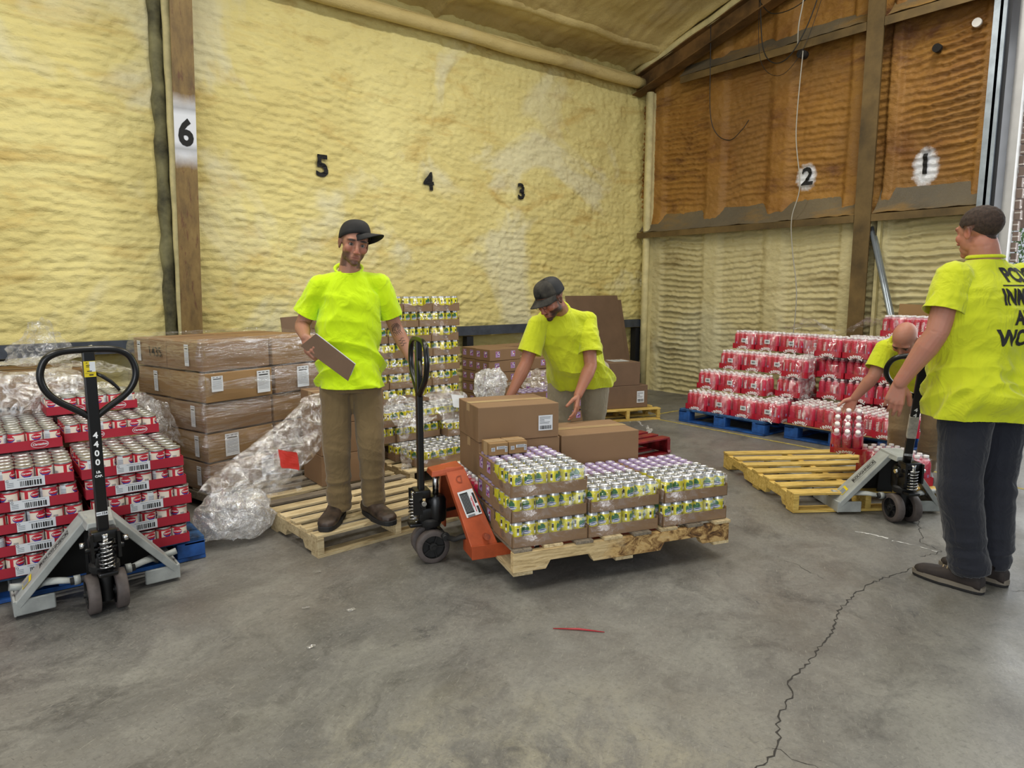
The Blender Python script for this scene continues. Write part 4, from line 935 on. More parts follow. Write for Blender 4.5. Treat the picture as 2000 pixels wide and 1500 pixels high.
for (u, v, L, nm, r_) in ((0.205, 0.395, 0, 'left end, bottom', 0), (0.20, 0.395, 1, 'left end, middle', 0), (0.205, 0.395, 2, 'left end, top', 0), (0.62, 0.395, 0, 'behind the middle yellow cans, bottom', 0), (0.63, 0.395, 1, 'behind the middle yellow cans, top', 0), (1.035, 0.395, 0, 'behind the right yellow cans, bottom', 0), (1.045, 0.395, 1, 'behind the right yellow cans, top', 0)):
    if r_ == 90: u += 0.0; lilac_carton(CP(u + 0.01, v + 0.07, zb + L * 0.1252), ca + R(-90), f'lilac topped carton, {nm}', G2, L, True)
    else: lilac_carton(CP(u, v, zb + L * 0.1252), ca, f'lilac topped carton, {nm}', G2, L, True)
for k, (u, v) in enumerate(((0.065, 0.42), (0.175, 0.425))):
    carton('small_carton', f'small brown carton with black print, {("left", "right")[k]} of two on the lilac pack', 'box', CP(u, v, zb + 3 * 0.1252 - 0.006), ca + 0.03, (0.105, 0.12, 0.065), m_card2, None, [('F', -0.033, .033, .02, .02, 'case', '20'), ('F', 0.012, .04, .05, .016, 'case', 'SODA'), ('F', 0.04, .03, .014, .03, 'case', 'II')])
carton('cardboard_box', 'plain brown carton under the labelled carton on the raised pallet', 'box', CP(0.250, 0.70, zb + 0.21), ca, (0.48, 0.36, 0.195), m_card, None, None, seed=1, bulge=.002)
carton('cardboard_box', 'brown carton with white shipping label, topmost on the raised pallet', 'box', CP(0.243, 0.695, zb + 0.407), ca, (0.475, 0.36, 0.192), m_card, None, [('F', 0.155, .085, .085, .085, 'ship')], seed=2, bulge=.002)
carton('cardboard_box', 'wide plain brown carton the bending man reaches over', 'box', CP(0.757, 0.70, zb + 0.21), ca + R(-1), (0.50, 0.36, 0.195), m_card, None, None, seed=4, bulge=.002)
for k, u in enumerate((0.68, 0.96, 0.12, 0.40)):
    q = bottle_pack(CP(u, 0.63, zb), ca, f'red bottle pack under the cartons on the raised pallet, {("third from the left", "right end", "left end beside the orange jack", "second from the left")[k]}', (lambda i, j: j < 2 or i == 0), 'red bottle packs under the cartons', False, k)
    bottle_pack(CP(u, 0.845, zb), ca, f'red bottle pack in the back row under the cartons, {("third from the left", "right end", "left end", "second from the left")[k]}', (lambda i, j: i == 0 or j == 2), 'red bottle packs under the cartons', False, k + 9)
    if k == 0:
        for c_ in q.children:
            for d_ in c_.children: d_.data = me_capd
# ================================================================ RIGHT: red bottle packs on blue pallets
GU = 'red bottle packs on the left blue pallet'; GV = 'red bottle packs on the middle blue pallet'
block_pallet('blue pallet with scuffed top under the left steps of red bottle packs', (6.65, 4.165, 0), R(-90), 1.04, 1.1, 0.145)
block_pallet('blue pallet topped with cardboard under the right stack of red bottle packs', (6.74, 2.98, 0), R(-90), 1.02, 1.09, 0.145)
MB().box((6.70, 2.98, 0.151), (1.06, 1.03, 0.006)).build('cardboard_sheet', m_card2)
tag(bpy.data.objects['cardboard_sheet.003'], 'brown cardboard slip sheet lying on the middle blue pallet', 'cardboard')
PH = 0.2085; rz = R(-90)
rows = {0: (6.15, 0.146, [4.50, 4.215, 3.93, 3.655], 3.62), 1: (6.37, 0.146 + PH, [4.52, 4.24, 3.96], 0), 2: (6.66, 0.146 + 2 * PH, [4.44, 4.16, 3.88], 0), 3: (6.93, 0.146 + 3 * PH, [4.46, 4.17, 3.88, 3.60], 0)}
ln = ('lowest', 'second', 'third', 'topmost')
nth = ('first', 'second', 'third', 'fourth', 'fifth')
for L, (fx, z, ys, _) in rows.items():
    for k, y in enumerate(ys):
        bottle_pack((fx + 0.103 + rnd.uniform(-.006, .006), y + (0.13 if False else 0), z), rz + rnd.uniform(-.02, .02), f'red bottle pack on the left blue pallet, {ln[L]} step, {nth[k]} from its left end', None, GU, not (L == 0 and k == 0), 20 + L * 7 + k)
# packs behind the visible steps at the near side, facing the camera side
for k, (x, y, L, r_) in enumerate(((6.47, 3.70, 0, 0), (6.75, 3.70, 0, 0), (7.03, 3.7, 0, 0), (6.62, 3.66, 1, -90), (6.86, 3.70, 1, 0), (6.62, 3.60, 2, -90), (6.84, 3.62, 2, 0), (6.30, 4.3, 0, 0), )):
    if k == 7: continue
    bottle_pack((x, y, 0.146 + L * PH), R(r_), f'red bottle pack at the near side of the left blue pallet, {ln[L]} step, {nth[k % 3]} inward', None, GU, False, 60 + k)
GW = GV
for L, fx, ys in ((0, 6.20, [3.33, 3.055, 2.78, 2.60]), (1, 6.68, [3.30, 3.02, 2.74, 2.46]), (2, 6.70, [3.32, 3.04, 2.76, 2.48]), (3, 6.66, [3.34, 3.06, 2.78, 2.50])):
    for k, y in enumerate(ys):
        if L == 0 and k == 3: continue
        bottle_pack((fx + 0.103, y, 0.156 + L * PH), rz + rnd.uniform(-.02, .02), f'red bottle pack on the middle blue pallet, {ln[L]} layer, {nth[k]} from its left end', None, GV, False, 90 + L * 7 + k)
for k, y in enumerate((3.33, 3.055, 2.78, 2.56)): bottle_pack((6.53 - 0.01, y if k < 3 else 2.50, 0.156), rz, f'red bottle pack, lowest layer of the middle blue pallet, second row, {nth[k]} from its left', None, GV, False, 130 + k)
bottle_pack((6.30, 2.545, 0.156), R(0), 'red bottle pack turned sideways at the near end of the lowest layer', (lambda i, j: True), GV, False, 140)
for k, y in enumerate((2.88, 2.60)): bottle_pack((7.14, y, 0.156 + 4 * PH), rz, f'red bottle pack above the bald man, {("left", "right")[k]} of two on the fifth layer', None, GV, False, 141 + k)
for L in range(4):
    for k, y in enumerate((3.16, 2.88, 2.60)): bottle_pack((7.04, y, 0.156 + L * PH), rz, f'red bottle pack in the back column of the middle blue pallet, {ln[L]} layer, {("left", "middle", "right")[k]}', (lambda i, j: j == 0) if L < 3 else None, GV, False, 151 + k)
# pack in the bald man's hand, tilted
hp = bottle_pack((0, 0, 0), 0, 'red bottle pack tilted in the hand of the bald man', None, None, False, 160)
t_ = R(38); cd_ = Vec(-.906, -.42, 0); Xa = cd_ * math.cos(t_) - Vec(0, 0, 1) * math.sin(t_); Za = cd_ * math.sin(t_) + Vec(0, 0, 1) * math.cos(t_); Ya = Za.cross(Xa)
hp.location = Vec(4.799, 2.229, 0.296) - Xa * .136; hp.rotation_euler = Matrix((Xa, Ya, Za)).transposed().to_euler()
# yellow pallet, and the one behind it
pallet('empty yellow wooden pallet on the jack forks', (4.87, 2.43, 0.004), R(-34), 1.02, 1.18, m_piney, 7, 0.13, seed=12, bw=.1)
for k, (u, v) in enumerate(((0.35, -0.18), (0.365, -0.40))):
    r_ = R(-34); x, y = 4.87 + u * math.cos(r_) - v * math.sin(r_), 2.43 + u * math.sin(r_) + v * math.cos(r_)
    bottle_pack((x, y, 0.135), r_ + .02 * k, f'red bottle pack on the yellow pallet behind the grey jack, {("farther", "nearer")[k]} of two', None, 'red bottle packs on the yellow pallet', False, 170 + k)
# stacked pallets at the right edge
for k in range(6):
    if k < 2: block_pallet(f'blue pallet in the pile at the right edge, {("bottom", "second")[k]}', (6.95, 0.75, 0.003 + k * 0.146), R(-4), 1.2, 1.0, 0.14)
    else: pallet(f'wooden pallet in the pile at the right edge, {ORD[k]} from below', (6.95, 0.75, 0.003 + 2 * 0.146 + (k - 2) * 0.128), R(-90 + k % 2 * 2), 1.02, 1.22, m_pine if k % 2 else m_pineg, 7, 0.125, seed=20 + k)
# red film wrapped pallet end behind the load
rp = pallet('dark red wrapped pallet sticking out behind the wide carton', (4.35, 4.05, 0), R(-3), 0.95, 0.5, M_('dark_red_paint', '7c1820', 0.35, var=0.4, scale=9, bumps=0.6, bscale=25), 4, 0.15, seed=30)
# ================================================================ HAND PALLET JACKS
def pallet_jack(label, loc, rz, paint, lift=0.0, lean=0.0, hrz=0.0, wheel_m=None, brand=None, orange=False, loopw=0.177, fork_m=None, fl=1.15, lean_x=0.0, wrz=None):
    """origin on the floor under the steering wheels; forks point along local +Y"""
    J = thing('pallet_jack', label, 'pallet jack', loc, rz); wheel_m = wheel_m or m_rub
    # steering group turns with the handle
    cs, sn = math.cos(hrz), math.sin(hrz)
    HM = Matrix.Rotation(hrz if wrz is None else wrz, 4, 'Z')
    for s_ in (-1, 1):
        mb = MB(); mb.at(HM @ Matrix.Translation((s_ * 0.055, 0, 0.09)) @ Matrix.Rotation(R(90), 4, 'Y'))
        mb.m(0).lathe([(0.062, -0.024), (0.084, -0.024), (0.0895, -0.019), (0.0895, 0.019), (0.084, 0.024), (0.062, 0.024)], n=36, cap=False)
        mb.m(1).lathe([(0.062, 0.024), (0.060, 0.006), (0.024, 0.004), (0.022, 0.024), (0.0, 0.026)], n=36, cap=False).lathe([(0.062, -0.024), (0.060, -0.006), (0.024, -0.004), (0.022, -0.024), (0.0, -0.026)], n=36, cap=False)
        for k in range(5):
            a = 2 * PI * k / 5 + .3
            for zz in (-.013, .013): mb.m(1).box((0.042 * math.cos(a), 0.042 * math.sin(a), zz), (0.042, 0.006, 0.012), a)
        mb.m(2).lathe([(0.010, 0.024), (0.010, 0.029), (0, 0.029)], n=6, cap=False)
        smooth(mb.build('steering_wheel', [wheel_m, m_blackm, m_chrome], J), 50)
    mb = MB(); mb.at(HM); mb.cyl((0, 0, 0.05), (0, 0, 0.20), 0.027, 16).cyl((-.09, 0, .09), (.09, 0, .09), .011, 12).lathe([(0.055, .19), (0.062, .20), (0.062, .225), (0.05, .235)], n=24)
    smooth(mb.build('axle_fork', m_blackm, J), 40)
    mb = MB(); mb.lathe([(0.05, .215), (0.056, .23), (0.056, .33), (0.045, .352), (0.03, .358)], (0, 0.035, 0), 24); mb.rbox((0, -0.02, .26), (.085, .09, .07), .01); mb.cyl((-.075, -.05, .31), (.075, -.05, .31), .012, 12)
    smooth(mb.build('hydraulic_pump', m_steelb, J), 40)
    for s_ in (-1, 1): MB().cyl((s_ * .072, -.05, .338), (s_ * .094, -.05, .338), .013, 10).build('pivot_bolt', m_chrome, J)
    MB().cyl((0, 0.035, .35), (0, 0.035, .40 + lift), .0165, 18).build('lift_ram', m_chrome, J)
    mb = MB(); mb.tube([(0.027 * math.cos(t_), -.085 + .027 * math.sin(t_), .225 + .125 * t_ / (14 * PI)) for t_ in np.linspace(0, 14 * PI, 150)], .0042, 6); mb.cyl((0, -.085, .35), (0, -.085, .385), .014, 12); mb.cyl((0, -.085, .345), (0, -.085, .352), .033, 20)
    mb.build('return_spring', m_chrome, J)
    mb = MB(); mb.rbox((0, -.08, .205), (.075, .07, .02), .006); mb.rbox((0, -.045, .375), (.105, .085, .045), .008); mb.box((-.052, -.075, .33), (.012, .05, .12)); mb.box((.052, -.075, .33), (.012, .05, .12))
    smooth(mb.build('handle_bracket', m_steelb, J), 30)
    # handle
    Hd = link(bpy.data.objects.new('handle', None)); Hd.parent = J; Hd.location = (-.045 * -sn, -.045 * cs, .385); Hd.rotation_euler = (lean, lean_x, hrz)
    top = 0.80
    o = MB().rbox((0, 0, (top - .01) / 2), (.047, .032, top + .01), .006).build('shaft', m_steelb, Hd)
    pts = []
    W = loopw
    cps = [(0.012, .515), (.06, .552), (.115, .59), (.150, .625), (W - .006, .665), (W, .705), (W - .008, .745), (.150, .778), (.115, .798), (.07, .806), (0, .808)]
    cps = cps + [(-x, z) for x, z in cps[::-1][1:]]
    P = [Vector((x, 0, z)) for x, z in cps]; Q = []
    for i in range(len(P) - 1):
        p0, p1, p2, p3 = P[max(i - 1, 0)], P[i], P[i + 1], P[min(i + 2, len(P) - 1)]
        for k in range(5):
            t_ = k / 5; Q.append(0.5 * ((2 * p1) + (p2 - p0) * t_ + (2 * p0 - 5 * p1 + 4 * p2 - p3) * t_ ** 2 + (3 * p1 - p0 - 3 * p2 + p3) * t_ ** 3))
    Q.append(P[-1]); mb = MB(); mb.tube(Q, .0145, 14); mb.build('grip_loop', m_steelb, Hd)
    mb = MB(); mb.tube([(.02, -.004, .705), (.045, -.006, .69), (.075, -.008, .665), (.10, -.01, .635), (.106, -.01, .622)], .007, 8, flat=1.0, rs=[.006, .0085, .008, .007, .005]); mb.build('release_lever', m_steelb, Hd)
    # frame
    z_ = lift
    mb = MB(); mb.hull8([(-.06, 0.0, .385 + z_), (.06, 0.0, .385 + z_), (.07, .17, .395 + z_), (-.07, .17, .395 + z_), (-.05, .005, .415 + z_), (.05, .005, .415 + z_), (.065, .17, .432 + z_), (-.065, .17, .432 + z_)])
    for s_ in (-1, 1):
        a, b_ = [(s_ * .045, .075, .428 + z_), (s_ * .055, .175, .432 + z_)], [(s_ * .335, .13, .075 + z_), (s_ * .335, .275, .075 + z_)]
        o1, o2 = Vector((s_ * .010, 0, .009)), Vector((s_ * .012, 0, 0.004))
        lo = [Vector(a[0]) - o1, Vector(a[1]) - o1, Vector(b_[1]) - o2, Vector(b_[0]) - o2]; hi = [Vector(a[0]), Vector(a[1]), Vector(b_[1]), Vector(b_[0])]
        if s_ < 0: lo, hi = lo[::-1], hi[::-1]
        mb.hull8(lo + hi)
        # returned flange along the front edge
        e = Vector((-s_ * .02, 0.0, -.028)); q0, q1 = Vector(a[0]), Vector(b_[0])
        mb.hull8([q0, q0 + Vector((0, .008, 0)), q1 + Vector((0, .008, 0)), q1, q0 + e, q0 + e + Vector((0, .008, 0)), q1 + e + Vector((0, .008, 0)), q1 + e])
    o = mb.build('frame', paint, J); bevel(o, .004, 2, 40)
    for s_ in (-1, 1):
        mb = MB(); mb.rbox((s_ * .26, .137, .052 + z_), (.155, .014, .072), .006, seg=2); mb.box((s_ * .335, .30, .052 + z_), (.010, .34, .072)); mb.box((s_ * .26, .16 + fl / 2 + .1, .082 + z_), (.155, fl - .22, .008)); mb.box((s_ * .185, .45 + fl / 2 - .1, .052 + z_), (.008, fl - .3, .06)); mb.box((s_ * .335, .45 + fl / 2 - .1, .052 + z_), (.008, fl - .3, .06))
        fk = mb.build('fork', [paint], J); bevel(fk, .002, 1)
        MB().cyl((s_ * .26 - .035, fl, .037 + z_ * .3), (s_ * .26 + .035, fl, .037 + z_ * .3), .036, 16).build('load_roller', m_rub, fk)
        mb = MB(); mb.tube([(s_ * .11, .06, .15), (s_ * .17, .09, .155), (s_ * .215, .14, .145 + z_ * .5), (s_ * .25, .22, .10 + z_)], .018, 8, flat=.5, rs=[.014, .017, .02, .018]); mb.cyl((s_ * .09, .06, .15), (s_ * .115, .06, .15), .022, 12)
        mb.build('push_arm', m_blackm if orange else paint, J)
        MB().cyl((s_ * (.285), .215, .115 + z_), (s_ * .345, .21, .13 + z_), .016, 12).build('pivot_bolt', paint if not orange else m_orangew, J)
    mb = MB(); mb.cyl((-.13, .055, .15), (.13, .055, .15), .016, 12); mb.hull8([(-.05, .2, .1 + z_), (.05, .2, .1 + z_), (.05, .21, .1 + z_), (-.05, .21, .1 + z_), (-.05, .18, .39 + z_), (.05, .18, .39 + z_), (.05, .19, .39 + z_), (-.05, .19, .39 + z_)])
    mb.hull8([(-.30, .29, .09 + z_), (.30, .29, .09 + z_), (.30, .30, .09 + z_), (-.30, .30, .09 + z_), (-.05, .18, .39 + z_), (.05, .18, .39 + z_), (.05, .19, .39 + z_), (-.05, .19, .39 + z_)])
    mb.build('cross_shaft', m_blackm, J)
    return J, Hd
def plate_matrix(s_, t_, z_, tv=0.5):
    """frame whose X runs down (or up) the sloping side plate and whose Z points outwards"""
    a0, a1, b0, b1 = Vector((s_ * .045, .075, .428 + z_)), Vector((s_ * .055, .175, .432 + z_)), Vector((s_ * .335, .13, .075 + z_)), Vector((s_ * .335, .275, .075 + z_))
    p = (a0.lerp(a1, tv)).lerp(b0.lerp(b1, tv), t_)
    d = (b0.lerp(b1, tv) - a0.lerp(a1, tv)).normalized(); e = (a1.lerp(b1, t_) - a0.lerp(b0, t_)).normalized()
    nn = d.cross(e).normalized()
    if nn.x * s_ < 0: nn = -nn
    return p, d, e, nn
def basis(p, x, y, z):
    y = z.cross(x).normalized(); x = y.cross(z).normalized()
    return Matrix(((x.x, y.x, z.x, p.x), (x.y, y.y, z.y, p.y), (x.z, y.z, z.z, p.z), (0, 0, 0, 1)))
def jack_marks(J, Hd, name='ROUGHNECK', cap='4400', num='154', sticker=True, lo=0.0, side=-1):
    mb = MB(); F = Matrix.Translation((0, -.0165, 0)) @ FACE_NY
    for k, ch in enumerate(cap): put_text(mb, ch, .036, F @ Matrix.Translation((0, .435 - .04 * k, 0)), 0, offset=.0012)
    put_text(mb, 'LB.', .014, F @ Matrix.Translation((0, .272, 0)), 0, offset=.0006); put_text(mb, 'CAP.', .014, F @ Matrix.Translation((0, .254, 0)), 0, offset=.0006)
    mb.build('capacity_marking', m_wprint, Hd)
    mb = MB(); rect(mb, 0, .085, .044, .017, F, 0); put_text(mb, num, .015, F @ Matrix.Translation((.009, .085, .0006)), 1, offset=.0004); rect(mb, -.012, .085, .016, .004, F @ Matrix.Translation((0, 0, .0006)), 2); mb.build('number_sticker', [m_paper, m_ink, m_greyp], Hd)
    if sticker:
        mb = MB(); rect(mb, 0, .725, .044, .068, F, 0); rect(mb, .010, .735, .022, .044, F @ Matrix.Translation((0, 0, .0004)), 1)
        for k, (x, y, w_, h_) in enumerate(((-.010, .752, .006, .003), (-.006, .742, .014, .003), (-.007, .735, .012, .003), (-.002, .716, .018, .004), (.004, .700, .016, .005), (0, .7075, .036, .001))): rect(mb, x, y, w_, h_, F @ Matrix.Translation((0, 0, .0008)), 2)
        mb.build('instruction_sticker', [m_ylab, m_paper, m_ink], Hd)
    p, d, e, nn = plate_matrix(side, .42, lo); X = -d if side < 0 else d; p = p + nn * .003
    mb = MB(); T = basis(p, X, None, nn); put_text(mb, name, .034, T, 0, offset=.0012, squeeze=.86)
    for (x, y, w_, h_) in ((0, .021, .185, .003), (0, -.021, .185, .003), (-.092, 0, .003, .042), (.092, 0, .003, .042)): rect(mb, x, y, w_, h_, T, 0)
    mb.build('maker_plate', m_ink, J)
    p, d, e, nn = plate_matrix(side, .80, lo); p = p + nn * .003; T = basis(p, X, None, nn); mb = MB(); rect(mb, 0, 0, .055, .06, T, 0); rect(mb, -.006, 0, .036, .05, T @ Matrix.Translation((0, 0, .0005)), 1); mb.build('warning_label', [m_ylab, m_greyp], J)
J1, H1 = pallet_jack('light grey pallet jack with a black 4400 handle before the red milk can trays', (0.407, 3.465, 0), R(0.5), m_grey, 0.0, 0, 0)
jack_marks(J1, H1)
J2, H2 = pallet_jack('light grey pallet jack at the right with a taped handle, forks in the yellow pallet', (4.51, 1.725, 0), R(-37), m_grey, 0.0, R(30), R(-25.5), wrz=R(2))
jack_marks(J2, H2, num='154', sticker=False)
MB().rbox((0, 0, .30), (.051, .036, .17), .006).build('white_tape', M_('dirty_white_tape', 'b5b1a6', 0.6, var=0.25, scale=25), H2)
J3, H3 = pallet_jack('orange pallet jack with a black handle lifting the loaded pallet', (1.875, 3.06, 0), ca - R(90), m_orange, 0.082, 0, 0, orange=True)
mb = MB(); p, d, e, nn = plate_matrix(1, .47, .082, .55); p = p + nn * .003; T = basis(p, d, None, nn)
rect(mb, 0, 0, .145, .085, T, 0); U1 = T @ Matrix.Translation((0, 0, .0006)); rect(mb, -.004, -.014, .115, .045, U1, 1); rect(mb, -.02, .034, .06, .012, U1, 1); rect(mb, .045, .034, .04, .012, U1, 1); rect(mb, .01, .02, .09, .004, U1, 3)
put_text(mb, '2.5 TON', .013, U1 @ Matrix.Translation((.0, .0165, .0004)), 3, offset=.0005)
for k in range(6): rect(mb, -.004, -.033 + k * .0075, .1, .002, T @ Matrix.Translation((0, 0, .0012)), 2)
barcode(mb, .066, -.014, .012, .04, U1, 1, 4)
mb.build('specification_label', [m_paper, m_ink, m_greyp, m_redprint], J3)
mb = MB(); p, d, e, nn = plate_matrix(1, .16, .082, .5); T = basis(p + nn * .003, -e, None, nn); put_text(mb, 'D', .06, T @ Matrix.Rotation(R(0), 4, 'Z'), 0, squeeze=.8); mb.build('pen_mark', M_('faint_marker', '8c3a1c', .6), J3)
# ================================================================ LOOSE PLASTIC
def crumple(name, label, nu, nv, fn, mt, amp=0.04, fr=7, seed=0, cat='plastic wrap', ragged=0.0, stretch=(1, 1, 1)):
    """sheet following fn(u, v) and creased with sharp folds"""
    mb = MB(); V = []; rr = random.Random(seed)
    for j in range(nv + 1):
        row = []
        for i in range(nu + 1):
            u, v = i / nu, j / nv; p = Vector(fn(u, v)); q = Vector((p.x * stretch[0], p.y * stretch[1], p.z * stretch[2])) * fr + Vector((seed * 3.7, seed, 0))
            dv = Vector((0, 0, 0)); a = 1.0
            for o_ in range(3):
                nx = noise.noise_vector(q * (1.9 ** o_) + Vector((o_ * 7, 0, 0)))
                dv += Vector([math.copysign(abs(c_) ** .8, c_) for c_ in nx]) * a; a *= .55
            row.append(mb.v(p + dv * amp))
        V.append(row)
    for j in range(nv):
        for i in range(nu):
            if ragged and rr.random() < ragged and (i in (0, nu - 1) or j in (0, nv - 1)): continue
            f = mb.face([V[j][i], V[j][i + 1], V[j + 1][i + 1], V[j + 1][i]])
            if f: f.smooth = False
    o = mb.build(name, mt, norm=False); tag(o, label, cat); return o
def lerp(a, b_, t_): return a + (b_ - a) * t_
def path(P, t_):
    t_ = max(0, min(.9999, t_)) * (len(P) - 1); i = int(t_); return Vector(P[i]).lerp(Vector(P[i + 1]), t_ - i)
# swag of film from the plain cartons down to a heap on the floor
PA = [(1.82, 4.22, .80), (1.66, 4.22, .76), (1.48, 4.16, .63), (1.28, 4.12, .50), (1.08, 4.10, .39), (.95, 4.08, .30)]
PB = [(1.90, 4.22, .66), (1.82, 4.16, .55), (1.70, 4.08, .44), (1.52, 4.0, .36), (1.34, 3.97, .22), (1.24, 3.92, .08)]
crumple('plastic_film', 'long swag of clear film hanging from the plain cartons to the floor', 70, 26, lambda u, v: path(PA, u).lerp(path(PB, u), v) + Vector((0, -.05 * math.sin(v * PI), .04 * math.sin(v * PI * 3) * .5)), m_crump, .019, 11, 1, stretch=(.5, 1, 1))
crumple('plastic_film', 'heap of crumpled clear film on the floor beside the milk can pallet', 46, 46, lambda u, v: (1.15 + .19 * math.cos(2 * PI * u) * math.sin(PI * (.06 + .94 * v)) ** .6 * (1.0 + .35 * v), 4.04 + .17 * math.sin(2 * PI * u) * math.sin(PI * (.06 + .94 * v)) ** .7, .03 + .25 * (math.cos(PI * (.06 + .94 * v)) * .5 + .5) ** 1.3), m_crumpw, .028, 11, 2)
crumple('plastic_film', 'thin veil of film spread from the swag over the wrapped cartons', 40, 30, lambda u, v: (lerp(1.15, 1.66, u), 4.42 - .06 * u - 0.05 * v, lerp(.30, .62, u) * (1 - v) + .12 * v), m_stretch, .02, 8, 22)
# red note caught in the film
crumple('red_note', 'red paper note caught in the hanging film', 6, 8, lambda u, v: (1.40 + .10 * u + .02 * v, 3.99 - .03 * u, .50 - .11 * v - .03 * u), M_('red_note_paper', 'd8382a', .6, var=.1), .006, 12, 3, 'paper')
# sheets over the cartons at the back left
def over(u, v, x0, x1, y0, y1, zt, zd):   # lies on top, then hangs at the front
    x = lerp(x0, x1, u)
    if v < .45: return (x, lerp(y1, y0, v / .45), zt)
    return (x, y0 - .03 - .06 * math.sin((v - .45) * 5), lerp(zt, zd, (v - .45) / .55))
crumple('plastic_sheet', 'clear sheet draped over the handwritten carton behind the milk cans', 60, 50, lambda u, v: over(u, v, -.75, .52, 4.80, 5.25, .945, .66), m_crump, .03, 6, 4)
crumple('plastic_sheet', 'cloudy bunch of film lying behind the jack loop', 60, 30, lambda u, v: (lerp(.28, .98, u), lerp(5.0, 4.76, v) , .955 - .42 * max(0, v - .25) - .30 * u * u + .02 * math.sin(u * 9)), m_crumpw, .03, 8, 5)
crumple('plastic_sheet', 'clear film hanging at the right end behind the upper milk can tray', 26, 30, lambda u, v: (lerp(.74, .99, u) + .10 * v, lerp(4.78, 4.86, u), lerp(.83, .52, v) - .1 * u), m_crump, .022, 8, 6)
crumple('plastic_sheet', 'tall peak of crumpled film standing up against the foam wall', 40, 44, lambda u, v: (lerp(.18, .66, u) * (1 - v) + lerp(.30, .42, u) * v + .05 * v, 5.70 + .12 * math.sin(u * PI), .94 + .28 * v), m_crump, .035, 8, 7)
crumple('plastic_sheet', 'grey film with handwriting lying flat along the top at the left edge', 70, 18, lambda u, v: (lerp(-.75, .75, u), lerp(6.05, 5.50, v), .99 + .045 * math.sin(u * 7)), m_crumpw, .025, 5, 8)
crumple('plastic_sheet', 'trailing film on the tan carton behind the jack handle', 40, 20, lambda u, v: (lerp(.45, .95, u), lerp(5.75, 5.35, v), .96 - .10 * u), m_crump, .03, 8, 9)
# over the low yellow trays and beside the purple cartons
crumple('plastic_film', 'crumpled film heaped on the low yellow cans left of the black handle', 44, 34, lambda u, v: (lerp(2.52, 2.90, u), lerp(4.86, 4.58, v), .40 + .20 * math.sin(PI * (.15 + .7 * u)) * (1 - v) ** .8 + .0), m_crumpw, .035, 9, 10)
crumple('plastic_film', 'crumpled film heaped on the low yellow cans right of the black handle', 44, 34, lambda u, v: (lerp(2.95, 3.38, u), lerp(4.86, 4.56, v), .40 + .24 * math.sin(PI * (.25 + .65 * u)) * (1 - v) ** .8), m_crump, .035, 9, 11)
crumple('paper_sheet', 'white paper sheet lying on the film over the yellow cans', 8, 8, lambda u, v: (3.05 + .13 * u, 4.62 - .04 * v, .60 - .10 * v - .02 * u), m_paper, .006, 8, 12, 'paper')
crumple('plastic_film', 'narrow tail of film hanging beside the standing man legs', 10, 30, lambda u, v: (2.33 + .07 * u + .04 * v, 4.20 + .02 * v, .52 - .36 * v), m_crump, .015, 12, 13)
mb = MB()
for c_, r_, l_, sd, lb in (((3.36, 4.50, .665), .145, .14, 14, 'big ball of crumpled clear film beside the labelled carton'),):
    crumple('plastic_ball', lb, 60, 40, lambda u, v: (c_[0] + r_ * 1.05 * math.cos(2 * PI * u) * math.sin(PI * v), c_[1] + r_ * .8 * math.sin(2 * PI * u) * math.sin(PI * v), c_[2] + l_ * math.cos(PI * v)), m_crumpw, .024, 15, sd)
crumple('plastic_film', 'loose film over the lilac topped cartons beside the bending man', 40, 30, lambda u, v: (lerp(4.05, 4.85, u), lerp(5.18, 4.82, v), .535 + .12 * math.sin(PI * u) * (1 - v)), m_crump, .03, 8, 15)
crumple('plastic_scrap', 'strip of torn clear film lying on the floor by the yellow line', 50, 6, lambda u, v: (lerp(5.6, 4.95, u) + .1 * math.sin(u * 6), lerp(4.9, 4.0, u) + .05 * v + .08 * math.sin(u * 9), .035), m_crumpw, .022, 10, 16)
crumple('plastic_film', 'film bunched on top of the left bottle stack', 30, 16, lambda u, v: (lerp(7.0, 7.25, v), lerp(4.0, 3.5, u), 1.02 + .10 * math.sin(u * PI) * (1 - v)), m_crump, .03, 7, 17)
crumple('plastic_film', 'film hanging in the gap between the two bottle stacks', 16, 40, lambda u, v: (6.50 + .15 * u, 3.52 - .06 * u, lerp(.95, .20, v)), m_crump, .03, 9, 18)
crumple('plastic_film', 'clear film bunched on top of the right bottle stack by the column', 34, 18, lambda u, v: (lerp(7.0, 7.2, v), lerp(3.35, 2.7, u), 1.02 + .16 * math.sin(u * PI) ** .7 * (1 - v * .5)), m_crump, .03, 7, 19)
# red plastic sliver, small scraps, cables, pipes
mb = MB(); mb.tube([(1.87, 2.06, .004), (1.95, 1.985, .006), (2.02, 1.90, .004)], .004, 6, rs=[.002, .005, .002], flat=.6); tag(mb.build('red_strap', M_('red_plastic_strap', 'a3202a', .4)), 'thin red plastic sliver on the concrete before the raised pallet', 'strap')
cable([(7.50, 4.25, 4.05), (7.5, 4.28, 3.2), (7.5, 4.20, 2.6), (7.49, 4.27, 2.25), (7.54, 4.27, 1.9), (7.56, 4.20, 1.4), (7.57, 4.22, .85)], .006, m_wirew, 'long white cable hanging down past the painted 2')
cable([(7.46, 5.45, 4.7), (7.44, 5.42, 4.2), (7.45, 5.40, 3.6), (7.5, 5.33, 3.35), (7.52, 5.15, 3.25), (7.54, 5.0, 3.35), (7.55, 4.92, 3.45)], .005, m_wire, 'thin black cable hanging in a hook left of the white one')
cable([(7.45, 4.78, 4.75), (7.42, 4.7, 4.2), (7.40, 4.55, 3.98), (7.40, 4.35, 4.0), (7.41, 4.15, 4.3), (7.45, 4.0, 4.8)], .006, m_wire, 'black cable in a wide loop above the purlin')
